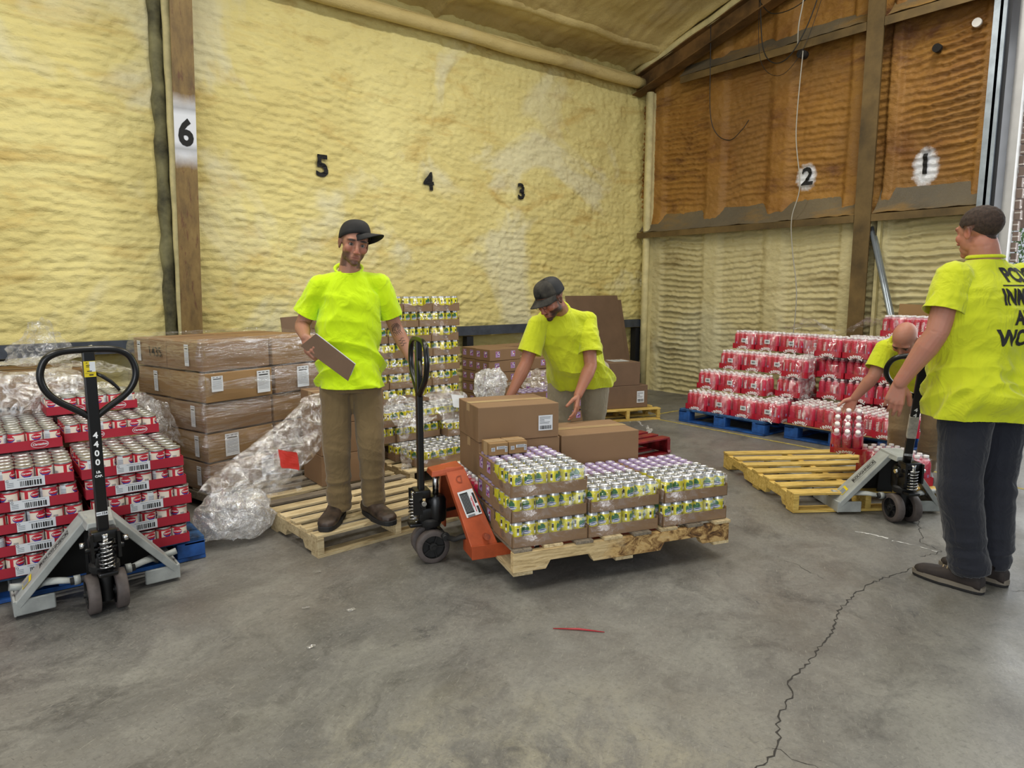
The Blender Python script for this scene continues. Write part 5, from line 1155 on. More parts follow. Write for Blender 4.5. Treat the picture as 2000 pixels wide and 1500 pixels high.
cable([(7.47, 4.8, 4.72), (7.42, 4.6, 4.52), (7.40, 4.3, 4.50), (7.42, 4.05, 4.65), (7.44, 3.9, 4.9)], .005, m_wire, 'black cable sagging just under the rafter')
cable([(7.46, 4.80, 4.76), (7.42, 4.72, 4.05), (7.40, 4.45, 3.82), (7.42, 4.2, 4.05), (7.46, 4.02, 4.6), (7.48, 3.9, 5.0)], .003, m_wire, 'thin black wire looping lowest beneath the other cables')
cable([(7.45, 4.3, 4.95), (7.40, 4.22, 4.6), (7.40, 4.26, 4.3), (7.47, 4.3, 4.12)], .007, m_wirew, 'thick white cable running down to the hole in the purlin')
cable([(6.4, 5.0, 4.86), (6.6, 4.9, 4.74), (6.9, 4.8, 4.70), (7.2, 4.75, 4.76), (7.44, 4.72, 4.82)], .006, m_wire, 'black cable along the foam ceiling')
pg = 'steel pipes leaning beside the gable column'
for k in range(4):
    y0 = 3.30 - .022 * k; MB().tube([(7.64 - .045 * (k % 2), 3.44 - .022 * k, 2.10 - .05 * k), (7.30 - .045 * (k % 2), 2.72 - .012 * k, 0.022)], .02, 12).build('steel_pipe', m_galv)
    tag([o for o in bpy.data.objects if o.name.startswith('steel_pipe')][-1], f'galvanised pipe leaning beside the gable column, {("nearest the column", "second from the column", "third from the column", "farthest from the column")[k]}', 'pipe', pg)
mb = MB(); mb.hull8([(7.25, 2.5, 0), (7.25, 3.02, 0), (7.26, 3.02, 0), (7.26, 2.5, 0), (7.44, 2.5, 1.28), (7.44, 3.02, 1.30), (7.45, 3.02, 1.30), (7.45, 2.5, 1.28)]); tag(mb.build('cardboard_sheet', m_card2), 'tan cardboard sheet standing behind the bottle stack by the doorway', 'cardboard')
for (y, z, mt, nm) in ((2.62, 3.92, m_white, 'white cap'), (2.95, 3.78, M_('dark_hole', '15110c', .9), 'dark hole')):
    MB().cyl((7.652, y, z), (7.70, y, z), .04, 20).build('wall_fitting', mt, wru)
mb = MB(); mb.cyl((7.50, 4.28, 4.03), (7.60, 4.28, 4.03), .045, 16); mb.build('wall_fitting', M_('dark_hole', '15110c', .9), wru)
for k, (x, y) in enumerate(((1.1, 2.9), (1.25, 2.75), (0.98, 2.55), (1.3, 3.25))):
    crumple('floor_scrap', f'tiny clear scrap of film on the concrete, {("beside the grey jack", "nearer the raised pallet", "nearest the camera", "by the empty pallet corner")[k]}', 6, 4, lambda u, v: (x + .035 * u, y + .02 * v, .006), m_crump, .004, 20, 40 + k, 'scrap')
# ================================================================ PEOPLE
V3 = Vector
def sphere(mb, c, r, sc=(1, 1, 1), M=None, sub=2):
    t = bmesh.new(); bmesh.ops.create_icosphere(t, subdivisions=sub, radius=1)
    for v in t.verts: v.co = V3((v.co.x * sc[0] * r, v.co.y * sc[1] * r, v.co.z * sc[2] * r))
    mb.merge(t, Matrix.Translation(c) @ (M or I4))
def cap_(mb, a, ra, b, rb):
    a, b = V3(a), V3(b)
    if (b - a).length < 1e-5: sphere(mb, a, ra); return
    sphere(mb, a, ra); sphere(mb, b, rb); mb.tube([a, b], 1, 16, rs=[ra, rb])
def limb(mb, pts, rs):
    for i in range(len(pts) - 1): cap_(mb, pts[i], rs[i], pts[i + 1], rs[i + 1])
def loft(mb, secs, n=28):
    """secs: (centre, right, fwd, rx, ry, squareness)"""
    rings = []
    for c, r_, f_, rx, ry, *q in secs:
        e = q[0] if q else 2.2; ring = []
        for k in range(n):
            a = 2 * PI * k / n; ca_, sa = math.cos(a), math.sin(a)
            x = math.copysign(abs(ca_) ** (2 / e), ca_) * rx; y = math.copysign(abs(sa) ** (2 / e), sa) * ry
            ring.append(mb.v(V3(c) + V3(r_) * x + V3(f_) * y))
        rings.append(ring)
    for a, b in zip(rings, rings[1:]):
        for k in range(n): mb.face([a[k], a[(k + 1) % n], b[(k + 1) % n], b[k]])
    mb.face(rings[0][::-1]); mb.face(rings[-1])
def bake(mb, name, mats, voxel, smooth_it=4, sf=0.5):
    """fuse the overlapping volumes in mb into one continuous skin"""
    o = mb.build(name, mats); r_ = o.modifiers.new('r', 'REMESH'); r_.mode = 'VOXEL'; r_.voxel_size = voxel; r_.use_smooth_shade = True
    s_ = o.modifiers.new('s', 'SMOOTH'); s_.factor = sf; s_.iterations = smooth_it
    dg = bpy.context.evaluated_depsgraph_get(); dg.update()
    me = bpy.data.meshes.new_from_object(o.evaluated_get(dg)); old = o.data; o.modifiers.clear(); o.data = me; bpy.data.meshes.remove(old)
    me.materials.clear()
    for m in (mats if isinstance(mats, (list, tuple)) else [mats]): me.materials.append(m)
    me.polygons.foreach_set('use_smooth', np.ones(len(me.polygons), bool)); me.name = name
    return o
def getco(me): a = np.empty(len(me.vertices) * 3); me.vertices.foreach_get('co', a); return a.reshape(-1, 3)
def getn(me): a = np.empty(len(me.vertices) * 3); me.vertices.foreach_get('normal', a); return a.reshape(-1, 3)
def setco(me, a): me.vertices.foreach_set('co', a.ravel()); me.update()
def frame_(f, u):
    f = V3(f).normalized(); u = V3(u); r_ = f.cross(u).normalized(); u = r_.cross(f).normalized(); return r_, f, u
def g3(P, c, s):  # gaussian
    d = (P - np.array(c)) / np.array(s); return np.exp(-np.sum(d * d, 1))
def hand(mb, wrist, d, n, side, curl=(.35, .4, .45, .5), thumb=0.5, sc=1.0, spread=1.0, pinch=0.0):
    """wrist position, direction of the fingers d, palm normal n (palm faces it), side = +1/-1 puts the thumb along d x n * side"""
    d = V3(d).normalized(); n = (V3(n) - d * V3(n).dot(d)).normalized(); s = d.cross(n).normalized() * side; w = V3(wrist)
    kn = [(.030, .090), (.010, .095), (-.010, .091), (-.029, .082)]; ln = [.072, .080, .074, .058]; rr_ = [.0092, .0094, .009, .0082]
    for i in range(4):
        x, y = kn[i]; k = w + (s * x + d * y) * sc; b0 = w + (s * x * .55 + d * .012) * sc
        cap_(mb, b0, .0145 * sc, k, .0118 * sc)
        if i < 3: cap_(mb, w + (s * (x - .010) * .6 + d * .02) * sc - n * .0, .014 * sc, w + (s * (x - .010) + d * (y - .012)) * sc, .0118 * sc)
        p = k; ang = 0.0; fan = (1.5 - i) * .055 * spread; dd = (d * math.cos(fan) + s * math.sin(fan)).normalized()
        for j, (fr, ca2) in enumerate(((.45, .8), (.32, 1.15), (.23, .8))):
            ang += curl[i] * ca2; q = p + (dd * math.cos(ang) + n * math.sin(ang)) * ln[i] * fr * 1.08 * sc
            cap_(mb, p, rr_[i] * sc * (1 - .07 * j), q, rr_[i] * sc * (.93 - .09 * j)); p = q
    t0 = w + (s * .018 + d * .022 + n * .006) * sc; t1 = t0 + (s * .030 + d * .026 + n * (.012 + .01 * thumb)) * sc
    td = (s * (.55 - .5 * thumb) + d * .8 + n * (.25 + .6 * thumb)).normalized()
    t2 = t1 + td * .034 * sc; t3 = t2 + (td + n * .25 * thumb + d * .1).normalized() * .028 * sc
    cap_(mb, t0, .0165 * sc, t1, .0135 * sc); cap_(mb, t1, .0125 * sc, t2, .0108 * sc); cap_(mb, t2, .0105 * sc, t3, .0092 * sc)
def head_parts(mb, H, big=1.0):
    """H: matrix, origin at eye level mid head, X right, Y forward, Z up"""
    S_ = lambda c, r, sc=(1, 1, 1): sphere(mb, H @ (V3(c) * big), 1, tuple(x * r * big for x in sc), H.to_3x3().to_4x4(), 3)
    S_((0, -.012, .040), 1, (.075, .097, .080)); S_((0, .022, .015), 1, (.067, .070, .075)); S_((0, .026, -.035), 1, (.064, .058, .062))
    S_((0, .045, -.072), 1, (.042, .044, .036)); S_((0, .070, -.098), 1, (.022, .022, .018))
    for s in (-1, 1):
        S_((s * .036, .010, -.058), 1, (.021, .040, .030)); S_((s * .036, .060, -.024), 1, (.028, .024, .026)); S_((s * .028, .074, .024), 1, (.030, .018, .012)); P0 = None
        S_((s * .012, .098, -.044), 1, (.009, .011, .008))
        S_((s * .075, -.006, -.006), 1, (.008, .018, .029)); S_((s * .080, -.014, .004), 1, (.0055, .011, .020))
    P_ = lambda a, ra, b, rb: cap_(mb, H @ (V3(a) * big), ra * big, H @ (V3(b) * big), rb * big)
    P_((0, .084, .008), .010, (0, .101, -.032), .0115); P_((0, .098, -.036), .0135, (0, .103, -.040), .012)
    for s in (-1, 1):
        P_((s * .018, .0845, .0075), .0052, (s * .031, .0865, .0092), .0056); P_((s * .031, .0865, .0092), .0056, (s * .045, .078, .0055), .0050); P_((s * .020, .083, -.0075), .0034, (s * .031, .085, -.0095), .0038); P_((s * .031, .085, -.0095), .0038, (s * .044, .077, -.006), .0034)
    P_((-.018, .082, -.067), .0075, (.018, .082, -.067), .0075); P_((-.014, .081, -.077), .008, (.014, .081, -.077), .008)
    P_((-.016, .088, -.066), .004, (.016, .088, -.066), .004)
def sculpt_face(me, H, big=1.0):
    co = getco(me); Hi = np.array(H.inverted()); L = (co @ Hi[:3, :3].T + Hi[:3, 3]) / big; D = np.zeros_like(L)
    for s in (-1, 1):
        D[:, 1] -= .013 * g3(L, (s * .031, .085, .000), (.017, .02, .010)); D[:, 1] += .004 * g3(L, (s * .031, .084, .017), (.022, .03, .005))
        D[:, 1] -= .003 * g3(L, (s * .030, .095, -.035), (.010, .02, .02)); D[:, 0] += -s * .006 * g3(L, (s * .085, -.002, -.006), (.006, .011, .017))
        D[:, 0] -= s * .003 * g3(L, (s * .055, .045, -.045), (.02, .03, .02))
    D[:, 1] -= .0045 * g3(L, (0, .093, -.0722), (.022, .02, .0022)); D[:, 1] -= .003 * g3(L, (0, .09, -.087), (.02, .02, .006)); D[:, 1] -= .002 * g3(L, (0, .1, -.056), (.004, .02, .006))
    setco(me, co + (D * big) @ np.array(H.to_3x3()).T); return L
def paint(me, L, skin, beard=None, red=0.25, scalp=None):
    """point colours: skin with ruddy areas, lips, beard stubble, cropped hair"""
    n = len(L); base = np.array(S(skin)[:3]); C_ = np.tile(base, (n, 1)); near = np.abs(L[:, 2]) < .16
    def mixc(w, col):
        nonlocal C_; w = np.clip(w, 0, 1)[:, None]; C_ = C_ * (1 - w) + np.array(S(col)[:3]) * w
    pn = vn(L[:, 0] * 60 + 50, L[:, 2] * 60 + 50, 5) * .5 + vn(L[:, 1] * 25 + 90, L[:, 2] * 25 + 70, 9) * .5
    mixc((pn - .4) * .5, 'b0654a')
    for s in (-1, 1): mixc(red * g3(L, (s * .042, .075, -.03), (.025, .04, .02)), 'b5553f'); mixc(red * .5 * g3(L, (s * .084, -.01, 0), (.012, .03, .035)), 'b04a38')
    mixc(red * g3(L, (0, .11, -.04), (.015, .02, .015)), 'b5503c'); mixc(.65 * g3(L, (0, .092, -.071), (.021, .02, .008)), '8f4a42')
    for s in (-1, 1): mixc(.55 * g3(L, (s * .031, .08, -.001), (.020, .03, .012)), '74463a'); mixc(1.8 * g3(L, (s * .032, .09, .0225 - 0), (.021, .03, .0055)), '2c1f18')
    ns = vn(L[:, 0] * 300 + 500, L[:, 2] * 300 + 500, 3) * .2 + .8
    if beard:
        z, y, x = L[:, 2], L[:, 1], np.abs(L[:, 0])
        line = sst(-.036, -.050, z - .0 * y) * sst(.020, .036, x) * sst(-.035, 0, y) * (z > -.125) * (x < .085)
        low = sst(-.078, -.090, z) * sst(.035, .055, y) * (z > -.135); chin = sst(-.082, -.092, z) * sst(.03, .05, y) * (z > -.13)
        side = line * sst(.008, -.004, z + .045 - (x - .03) * 1.25)
        mou = g3(L, (0, .095, -.060), (.024, .03, .0045)) * beard[2]; sb = sst(.02, -.01, z) * g3(L, (0, .0, -.03), (1, .017, .06)) * (x > .05) * (z > -.10)
        w = np.clip(np.maximum.reduce([side, low, chin, mou, sb]), 0, 1) * near * ns * beard[1]; mixc(w, beard[0])
    if scalp:
        z, y = L[:, 2], L[:, 1]; w = sst(.0, .035, z - np.maximum(0, (y - .02)) * 1.1 + .012) * near * scalp[1] * (.85 + .15 * ns) * (1 - sst(.045, .06, y)); w = np.maximum(w, sst(.058, .068, z) * near * scalp[1]); mixc(w, scalp[0])
    col = me.color_attributes.new('tone', 'FLOAT_COLOR', 'POINT'); out = np.ones((n, 4), np.float32); out[:, :3] = C_; col.data.foreach_set('color', out.ravel())
m_skin, t, b = newmat('skin', rough=0.5, Subsurface_Weight=0.12, Subsurface_Scale=0.01); a_ = t.n('Attribute', attribute_name='tone'); t.l(a_.outputs[0], b.inputs['Base Color'])
t.l(t.bump(t.noise(t.n('TexCoord').outputs['Object'], 220, 4, .6), .12, .002), b.inputs['Normal']); b.inputs['Specular IOR Level'].default_value = .4
def cloth(name, hexc, sc=1.0, bst=.4, rough=.85, sheen=.2, dirt=0):
    m, t, b = newmat(name, S(hexc), rough); co = t.n('TexCoord').outputs['Object']
    n0 = t.noise(t.mapping(co, (1, 1, .7), (0, 0, 0), (R(25), R(20), 0)), 9 * sc, 3, .55, 1.2); n1 = t.math('MULTIPLY', t.math('ABSOLUTE', t.math('SUBTRACT', n0, .5)), -3.0); c = S(hexc)
    t.l(t.ramp(t.noise(co, 5, 4), [(.3, tuple(x * (.9 - dirt) for x in c[:3]) + (1,)), (.7, c)]), b.inputs['Base Color'])
    t.l(t.bump(t.math('ADD', n1, t.math('MULTIPLY', t.noise(co, 400, 2), .06)), bst, .014), b.inputs['Normal'])
    b.inputs['Sheen Weight'].default_value = sheen; b.inputs['Specular IOR Level'].default_value = .15; return m
m_hiviz = cloth('safety_yellow_cotton', 'cdee18'); m_hiviz2 = cloth('safety_yellow_cotton_worn', 'ccd62c')
m_khaki = cloth('khaki_twill', '7b6848', dirt=.06); m_stone = cloth('light_stone_twill', '9a9079'); m_navy = cloth('charcoal_navy_twill', '272931'); m_khaki3 = cloth('tan_twill', '8a7659')
m_boot = M_('brown_worn_leather', '40332a', .5, var=.5, scale=18); m_sole = M_('black_rubber_sole', '1c1b1b', .7); m_soleg = M_('grey_beige_midsole', '776f62', .6); m_shoe = M_('brown_suede', '2e2623', .75, var=.2, scale=20); m_lace = M_('tan_lace', 'b09b78', .7)
m_hat = M_('black_cap_cloth', '1d1c1b', .8, var=.25, scale=20); m_hat2 = M_('dark_camouflage_cloth', '33302a', .85, var=.6, scale=16); m_mesh = M_('black_cap_mesh', '17181a', .7, var=.1)
m_hair = M_('short_brown_hair', '3a2b22', .85, var=.35, scale=90, bumps=.6, bscale=300)
m_eye = M_('eye_white', '8f867e', .2, var=0); m_iris = M_('dark_iris', '2a211c', .1, var=0)
def eyes(H, parent, look=(0, 0), big=1.0):
    for s in (-1, 1):
        mb = MB(); c = H @ (V3((s * .0305, .0722, .0005)) * big); Rm = (H.to_3x3().to_4x4() @ Matrix.Rotation(R(look[0]), 4, 'Z') @ Matrix.Rotation(R(look[1]), 4, 'X'))
        t_ = bmesh.new(); bmesh.ops.create_uvsphere(t_, u_segments=20, v_segments=16, radius=.0122 * big)
        mb.m(0); tt = MB()
        for v in t_.verts: v.co = V3((v.co.x, v.co.z, v.co.y))
        mp = {v: mb.v(Matrix.Translation(c) @ Rm @ v.co) for v in t_.verts}
        for f in t_.faces:
            q = f.calc_center_median(); mb.mi = 1 if q.y > .0098 * big else 0; g = mb.face([mp[v] for v in f.verts])
            if g: g.smooth = True
        t_.free(); mb.build('eye', [m_eye, m_iris], parent)
def strip_faces(me, keep):
    """keep: function of (N,3) face centres -> bool"""
    bm = bmesh.new(); bm.from_mesh(me); bm.normal_update(); c = np.array([f.calc_center_median()[:] for f in bm.faces]); N_ = np.array([f.normal[:] for f in bm.faces]); k = keep(c, N_)
    bmesh.ops.delete(bm, geom=[f for f, q in zip(bm.faces, k) if not q], context='FACES'); bm.to_mesh(me); bm.free()
def folds(me, fn):
    co = getco(me); n = getn(me); d = fn(co); setco(me, co + n * d[:, None])
def nz(P, s, seed, o=3):  # 3-D-ish noise from planes
    q = P * np.array(s); return (fb(q[:, 0] + seed, q[:, 2] + q[:, 1] * .7, seed, o) + fb(q[:, 1] + seed * 2, q[:, 2] - q[:, 0] * .6, seed + 7, o)) * .7
def ridge(P, s, seed, o=2): return .5 - np.abs(nz(P, s, seed, o)) * 2.4
def cap_hat(H, parent, brim_yaw, tilt, mt, mtb=None, big=1.0, patch=False, zoff=0.0):
    mb = MB(); Hm = H @ Matrix.Translation(V3((0, -.012, .048 + zoff)) * big) @ Matrix.Rotation(R(brim_yaw * .25), 4, 'Z') @ Matrix.Rotation(R(tilt * .5), 4, 'X')
    n = 32; rings = []
    for j in range(11):
        a = (PI / 2) * j / 10; z = .088 * math.sin(a) ** .85 * big; r_ = math.cos(a) ** .55 if j < 10 else 0.0
        ring = []
        for k in range(n):
            t_ = 2 * PI * k / n; x = .083 * math.cos(t_) * r_ * big; y = .104 * math.sin(t_) * r_ * big
            fr = max(0, math.sin(t_)); zz = z - .018 * big * (1 - j / 10) * (1 - fr) + .006 * fr * (1 - j / 10)
            ring.append(mb.v(Hm @ V3((x, y, zz - .012 * big))))
        rings.append(ring)
    for j in range(10):
        for k in range(n):
            mb.mi = 1 if (mtb and math.sin(2 * PI * (k + .5) / n) < .15) else 0
            f = mb.face([rings[j][k], rings[j][(k + 1) % n], rings[j + 1][(k + 1) % n], rings[j + 1][k]])
            if f: f.smooth = True
    o = mb.build('cap', [mt, mtb or mt], parent); sd = o.modifiers.new('s', 'SOLIDIFY'); sd.thickness = .003
    MB().lathe([(.007, 0), (.006, .004), (0, .005)], n=12, M=Hm @ Matrix.Translation((0, 0, .074 * big))).build('button', mt, o)
    mb = MB(); V = []; Hm = H @ Matrix.Translation(V3((0, -.012, .048 + zoff)) * big) @ Matrix.Rotation(R(brim_yaw), 4, 'Z') @ Matrix.Rotation(R(tilt), 4, 'X')
    for j in range(9):
        r_ = j / 8; row = []
        for k in range(19):
            a = PI * (.10 + .80 * k / 18); x0, y0 = .083 * math.cos(a), .104 * math.sin(a); x1, y1 = .080 * math.cos(a), .104 * math.sin(a) + .074 * math.sin(PI * k / 18) ** .55
            x, y = lerp(x0, x1, r_), lerp(y0, y1, r_); z = -.012 - .020 * r_ - (x / .08) ** 2 * .020 * (0.3 + r_)
            row.append(mb.v(Hm @ (V3((x, y, z)) * big)))
        V.append(row)
    for j in range(8):
        for k in range(18):
            f = mb.face([V[j][k], V[j][k + 1], V[j + 1][k + 1], V[j + 1][k]])
            if f: f.smooth = True
    br = mb.build('brim', mt, o); sd = br.modifiers.new('s', 'SOLIDIFY'); sd.thickness = .004
    if patch: MB().box((0, 0, 0), (.05, .003, .035), M=I4).build('patch', m_blackm, o).matrix_local = Hm @ Matrix.Translation(V3((0, .0955, .026)) * big) @ Matrix.Rotation(R(28), 4, 'X')
    return o
def shoe(parent, heel, toe, up=(0, 0, 1), kind='boot', wd=.047, name='shoe'):
    """heel/toe are points on the ground"""
    h, t_ = V3(heel), V3(toe); f = (t_ - h).normalized(); u = V3(up); r_ = f.cross(u).normalized(); u = r_.cross(f); Ln = (t_ - h).length
    mb = MB(); secs = []
    prof = [(.0, .030, .066, .058), (.05, .036, .082, .064), (.2, .040, .100, .066), (.34, .040, .098, .062), (.48, .040, .080, .050), (.62, .045, .064, .040), (.8, .047, .056, .033), (.92, .040, .048, .028), (1.0, .022, .036, .016)]
    for s_, w_, top, _ in prof:
        w2 = w_ * wd / .047; c = h + f * (s_ * Ln) + u * (top / 2 + .012); secs.append((c, r_, u, w2 * (1 if s_ < 1 else .8), top / 2, 2.6))
    loft(mb, secs, 20)
    cap_(mb, h + f * Ln * .22 + u * .07, .046, h + f * Ln * .20 + u * .15, .050)
    o = bake(mb, name, [m_boot if kind == 'boot' else m_shoe], .005, 3); o.parent = parent
    mb = MB(); n = 26; P = []
    for k in range(n):
        a = 2 * PI * k / n; s_ = .5 + .53 * math.cos(a); w_ = wd * 1.04 * (abs(math.sin(a)) ** .6) * math.copysign(1, math.sin(a)) * (1.03 if s_ > .55 else .88); P.append(h + f * (s_ * Ln) + r_ * w_)
    A = [mb.v(p + u * .0) for p in P]; B = [mb.v(p + u * .024 + u * .004) for p in P]; mb.face(A[::-1]); mb.face(B)
    for k in range(n): mb.face([A[k], A[(k + 1) % n], B[(k + 1) % n], B[k]])
    so = mb.build('sole', m_sole, o); bevel(so, .004, 2)
    if kind != 'boot':
        mb = MB(); A = [mb.v(p + (p - (h + t_) / 2).normalized() * .002 + u * .014) for p in P]; B = [mb.v(p + (p - (h + t_) / 2).normalized() * .001 + u * .034) for p in P]; mb.face(A[::-1]); mb.face(B)
        for k in range(n): mb.face([A[k], A[(k + 1) % n], B[(k + 1) % n], B[k]])
        mb.build('midsole', m_soleg, o); mb = MB()
        for k in range(4): c = h + f * Ln * (.42 + .07 * k) + u * (.112 - .016 * k); mb.tube([c - r_ * .03 - u * .012, c + f * .006 + u * .006, c + r_ * .03 - u * .012], .0028, 6)
        mb.build('lace', m_lace, o)
    return o
def blend(a, b, t_): return V3(a).lerp(V3(b), t_)
def person(name_label, J, cf, hf, hu, P, parts):
    """J joints; cf chest forward; hf/hu head forward and up; P style"""
    root = thing('person', name_label, 'person', tuple(P['origin']))
    OR = V3(P['origin']); J = {k: V3(v) for k, v in J.items()}; K = P.get('k', 1.0); big = P.get('head', 1.0)
    up = (J['nk'] - J['pel']).normalized(); rt_, fw_, _ = frame_(cf, up); sh = (J['sr'] - J['sl']).normalized()
    if sh.dot(rt_) < 0: shx = -sh
    else: shx = sh
    chf = up.cross(shx).normalized()
    if chf.dot(V3(cf)) < 0: chf = -chf
    hipx = (J['hr'] - J['hl']); hipx.z *= .3; hipx.normalize()
    if hipx.dot(shx) < 0: hipx = -hipx
    hipf = V3((0, 0, 1)).cross(hipx).normalized()
    if hipf.dot(V3(P.get('pf', cf))) < 0: hipf = -hipf
    hr_, hf_, hu_ = frame_(hf, hu); Hm = Matrix(((hr_.x, hf_.x, hu_.x, J['hd'].x), (hr_.y, hf_.y, hu_.y, J['hd'].y), (hr_.z, hf_.z, hu_.z, J['hd'].z), (0, 0, 0, 1)))
    pel, ch, nk = J['pel'], J['ch'], J['nk']
    wz = P.get('w', 1.0)
    # ---- body
    mb = MB()
    loft(mb, [(pel - up * .08, hipx, hipf, .11 * wz, .08), (pel, hipx, hipf, .15 * wz, .10 * wz), (blend(pel, ch, .45), blend(hipx, shx, .5).normalized(), chf, .135 * wz, .095 * wz), (ch, shx, chf, .145 * wz, .095 * wz), (blend(ch, nk, .5), shx, chf, .12, .075), (blend(ch, nk, .85), shx, chf, .07, .06)])
    neckb = nk - up * .02; jaw = Hm @ V3((0, -.026, -.06)) ; cap_(mb, neckb, .060 * P.get('neck', 1), jaw, .052 * P.get('neck', 1))
    for s_ in ('l', 'r'): cap_(mb, nk - up * .045, .042, J['s' + s_], .046)
    head_parts(mb, Hm, big)
    for s_ in ('l', 'r'):
        S0, E0, W0 = J['s' + s_], J['e' + s_], J['w' + s_]; ar = P.get('arm', 1.0)
        limb(mb, [S0, blend(S0, E0, .4), E0, blend(E0, W0, .28), blend(E0, W0, .75), W0], [.052 * ar, .048 * ar, .040 * ar, .043 * ar, .031 * ar, .027 * ar])
        hd_ = P['hand' + s_]; hand(mb, W0, hd_['d'], hd_['n'], hd_['s'], hd_.get('curl', (.35, .4, .45, .5)), hd_.get('thumb', .5), P.get('hs', 1.0), hd_.get('spread', 1))
    for s_ in ('l', 'r'): limb(mb, [J['h' + s_], J['k' + s_], J['a' + s_]], [.07, .05, .036])
    body = bake(mb, 'body', [m_skin], P.get('voxel', .0034), 3)
    bm = bmesh.new(); bm.from_mesh(body.data); Hi_ = Hm.inverted(); vs = [v for v in bm.verts if (lambda q: abs(q.x) < .071 and q.z > -.16 and q.z < .14 and q.length < .19 and not (q.y > .088 and -.06 < q.z < -.02))(Hi_ @ v.co)]
    for _ in range(5): bmesh.ops.smooth_vert(bm, verts=vs, factor=.5, use_axis_x=True, use_axis_y=True, use_axis_z=True)
    bm.to_mesh(body.data); bm.free(); L = sculpt_face(body.data, Hm, big); paint(body.data, L, P['skin'], P.get('beard'), P.get('red', .35), P.get('scalp'))
    body.parent = root
    for q in ():
        pass
    # ---- shirt
    mb = MB(); r1, f1 = hipx, hipf; bl = P.get('belly', 0.0); sw = P.get('shirt', 1.0); hem = J.get('hem', pel - up * .13)
    hn = P.get('hemn'); 
    loft(mb, [(hem, r1, f1, .200 * sw, .150 * sw + bl * .3), (blend(hem, ch, .22), r1, f1, .197 * sw, .145 * sw + bl * .8), (blend(hem, ch, .55) + chf * bl * .5, blend(r1, shx, .6).normalized(), blend(f1, chf, .6).normalized(), .178 * sw, .12 * sw + bl * .6), (ch, shx, chf, .190 * sw, .124 * sw), (blend(ch, nk, .45), shx, chf, .178 * sw, .112 * sw), (blend(ch, nk, .78), shx, chf, .13 * sw, .085), (blend(ch, nk, .98), shx, chf, .078, .070)])
    for s_ in ('l', 'r'):
        S0, E0 = J['s' + s_], J['e' + s_]; cap_(mb, nk - up * .045, .053, S0, .062)
        sphere(mb, S0, .070 * P.get('arm', 1))
    shirt = bake(mb, 'shirt', [P['shirtm']], .0055, 5); hu0 = V3(P.get('hemup', up)).normalized()
    bm = bmesh.new(); bm.from_mesh(shirt.data)
    def cut(bm_, co, no): bmesh.ops.bisect_plane(bm_, geom=bm_.verts[:] + bm_.edges[:] + bm_.faces[:], dist=1e-5, plane_co=co, plane_no=no, clear_outer=True)
    cut(bm, hem + hu0 * .008, -hu0); nn0 = (up * .9 + chf * (P.get('dip', .36) if not P.get('backview') else .05)).normalized(); pn = nk + up * .016
    kill = [f for f in bm.faces if (f.calc_center_median() - pn).dot(nn0) > 0 and ((f.calc_center_median() - pn) - up * (f.calc_center_median() - pn).dot(up)).length < .076]; bmesh.ops.delete(bm, geom=kill, context='FACES')
    for s_ in ('l', 'r'):
        S0, E0 = J['s' + s_], J['e' + s_]; sl_ = P.get('sleeve', .72); a_r = P.get('arm', 1); m2 = MB(); ax_s = (E0 - S0).normalized()
        limb(m2, [S0 - ax_s * .0, blend(S0, E0, .35), blend(S0, E0, sl_ + .15)], [.068 * a_r, .073 * a_r, .080 * a_r]); so_ = bake(m2, 'sl', [P['shirtm']], .0055, 4)
        b2 = bmesh.new(); b2.from_mesh(so_.data); cut(b2, blend(S0, E0, sl_), ax_s); bpy.data.objects.remove(so_); tmp = bpy.data.meshes.new('t'); b2.to_mesh(tmp); b2.free(); bm.from_mesh(tmp); bpy.data.meshes.remove(tmp)
    bm.to_mesh(shirt.data); bm.free(); shirt.data.polygons.foreach_set('use_smooth', np.ones(len(shirt.data.polygons), bool)); shirt.data.update()
    chn, upn = np.array(ch), np.array(up); SE = [(J['s' + s_], J['e' + s_]) for s_ in ('l', 'r')]; hemc = np.array(hem + up * .012); hup = np.array(V3(P.get('hemup', up)).normalized()); nkc = np.array(nk + up * .018 + chf * .0)
    nkn = np.array((up * .9 + chf * .28).normalized()) if not P.get('backview') else np.array(up)
    chn, upn = np.array(ch), np.array(up)
    def keep(c, N):
        k = ((c - hemc) @ hup > 0) & (((c - nkc) @ nkn < 0) | (np.linalg.norm((c - nkc) - ((c - nkc) @ upn)[:, None] * upn, axis=1) > .083))
        for S0, E0 in SE:
            a, b = np.array(S0), np.array(E0); ax = (b - a); l = np.linalg.norm(ax); ax = ax / l; d = c - a; tt = d @ ax; rad = np.linalg.norm(d - tt[:, None] * ax, axis=1)
            k &= ~((tt > l * P.get('sleeve', .72) + .006) & (rad < .105 * P.get('arm', 1)) & (tt < l * 1.5) & (N @ ax > .22))
        return k
    fa = P.get('fold', 1.0); sd_ = P.get('seed', 1)
    def fo(c):
        h_ = (c - chn) @ upn; low = sst(.05, -.25, h_)
        q = c + np.stack([c[:, 2] * .5, c[:, 2] * .3, c[:, 0] * .6 + c[:, 1] * .3], 1) + .05 * nz(c, (4, 4, 4), sd_ + 40)[:, None]
        d = .020 * fa * ridge(q, (10, 10, 2.6), sd_, 1) * (.45 + .7 * low) + .024 * fa * nz(c, (3.4, 3.4, 3.4), sd_ + 3, 2) + .024 * fa * ridge(q, (4, 4, 11), sd_ + 11, 1) * (.45 + low) + .009 * fa * ridge(q, (19, 19, 12), sd_ + 21, 1) - .008
        return d * sst(.19, .10, np.abs(h_ - .0) * (h_ > 0))
    folds(shirt.data, fo); so = shirt.modifiers.new('th', 'SOLIDIFY'); so.thickness = .003; shirt.parent = root
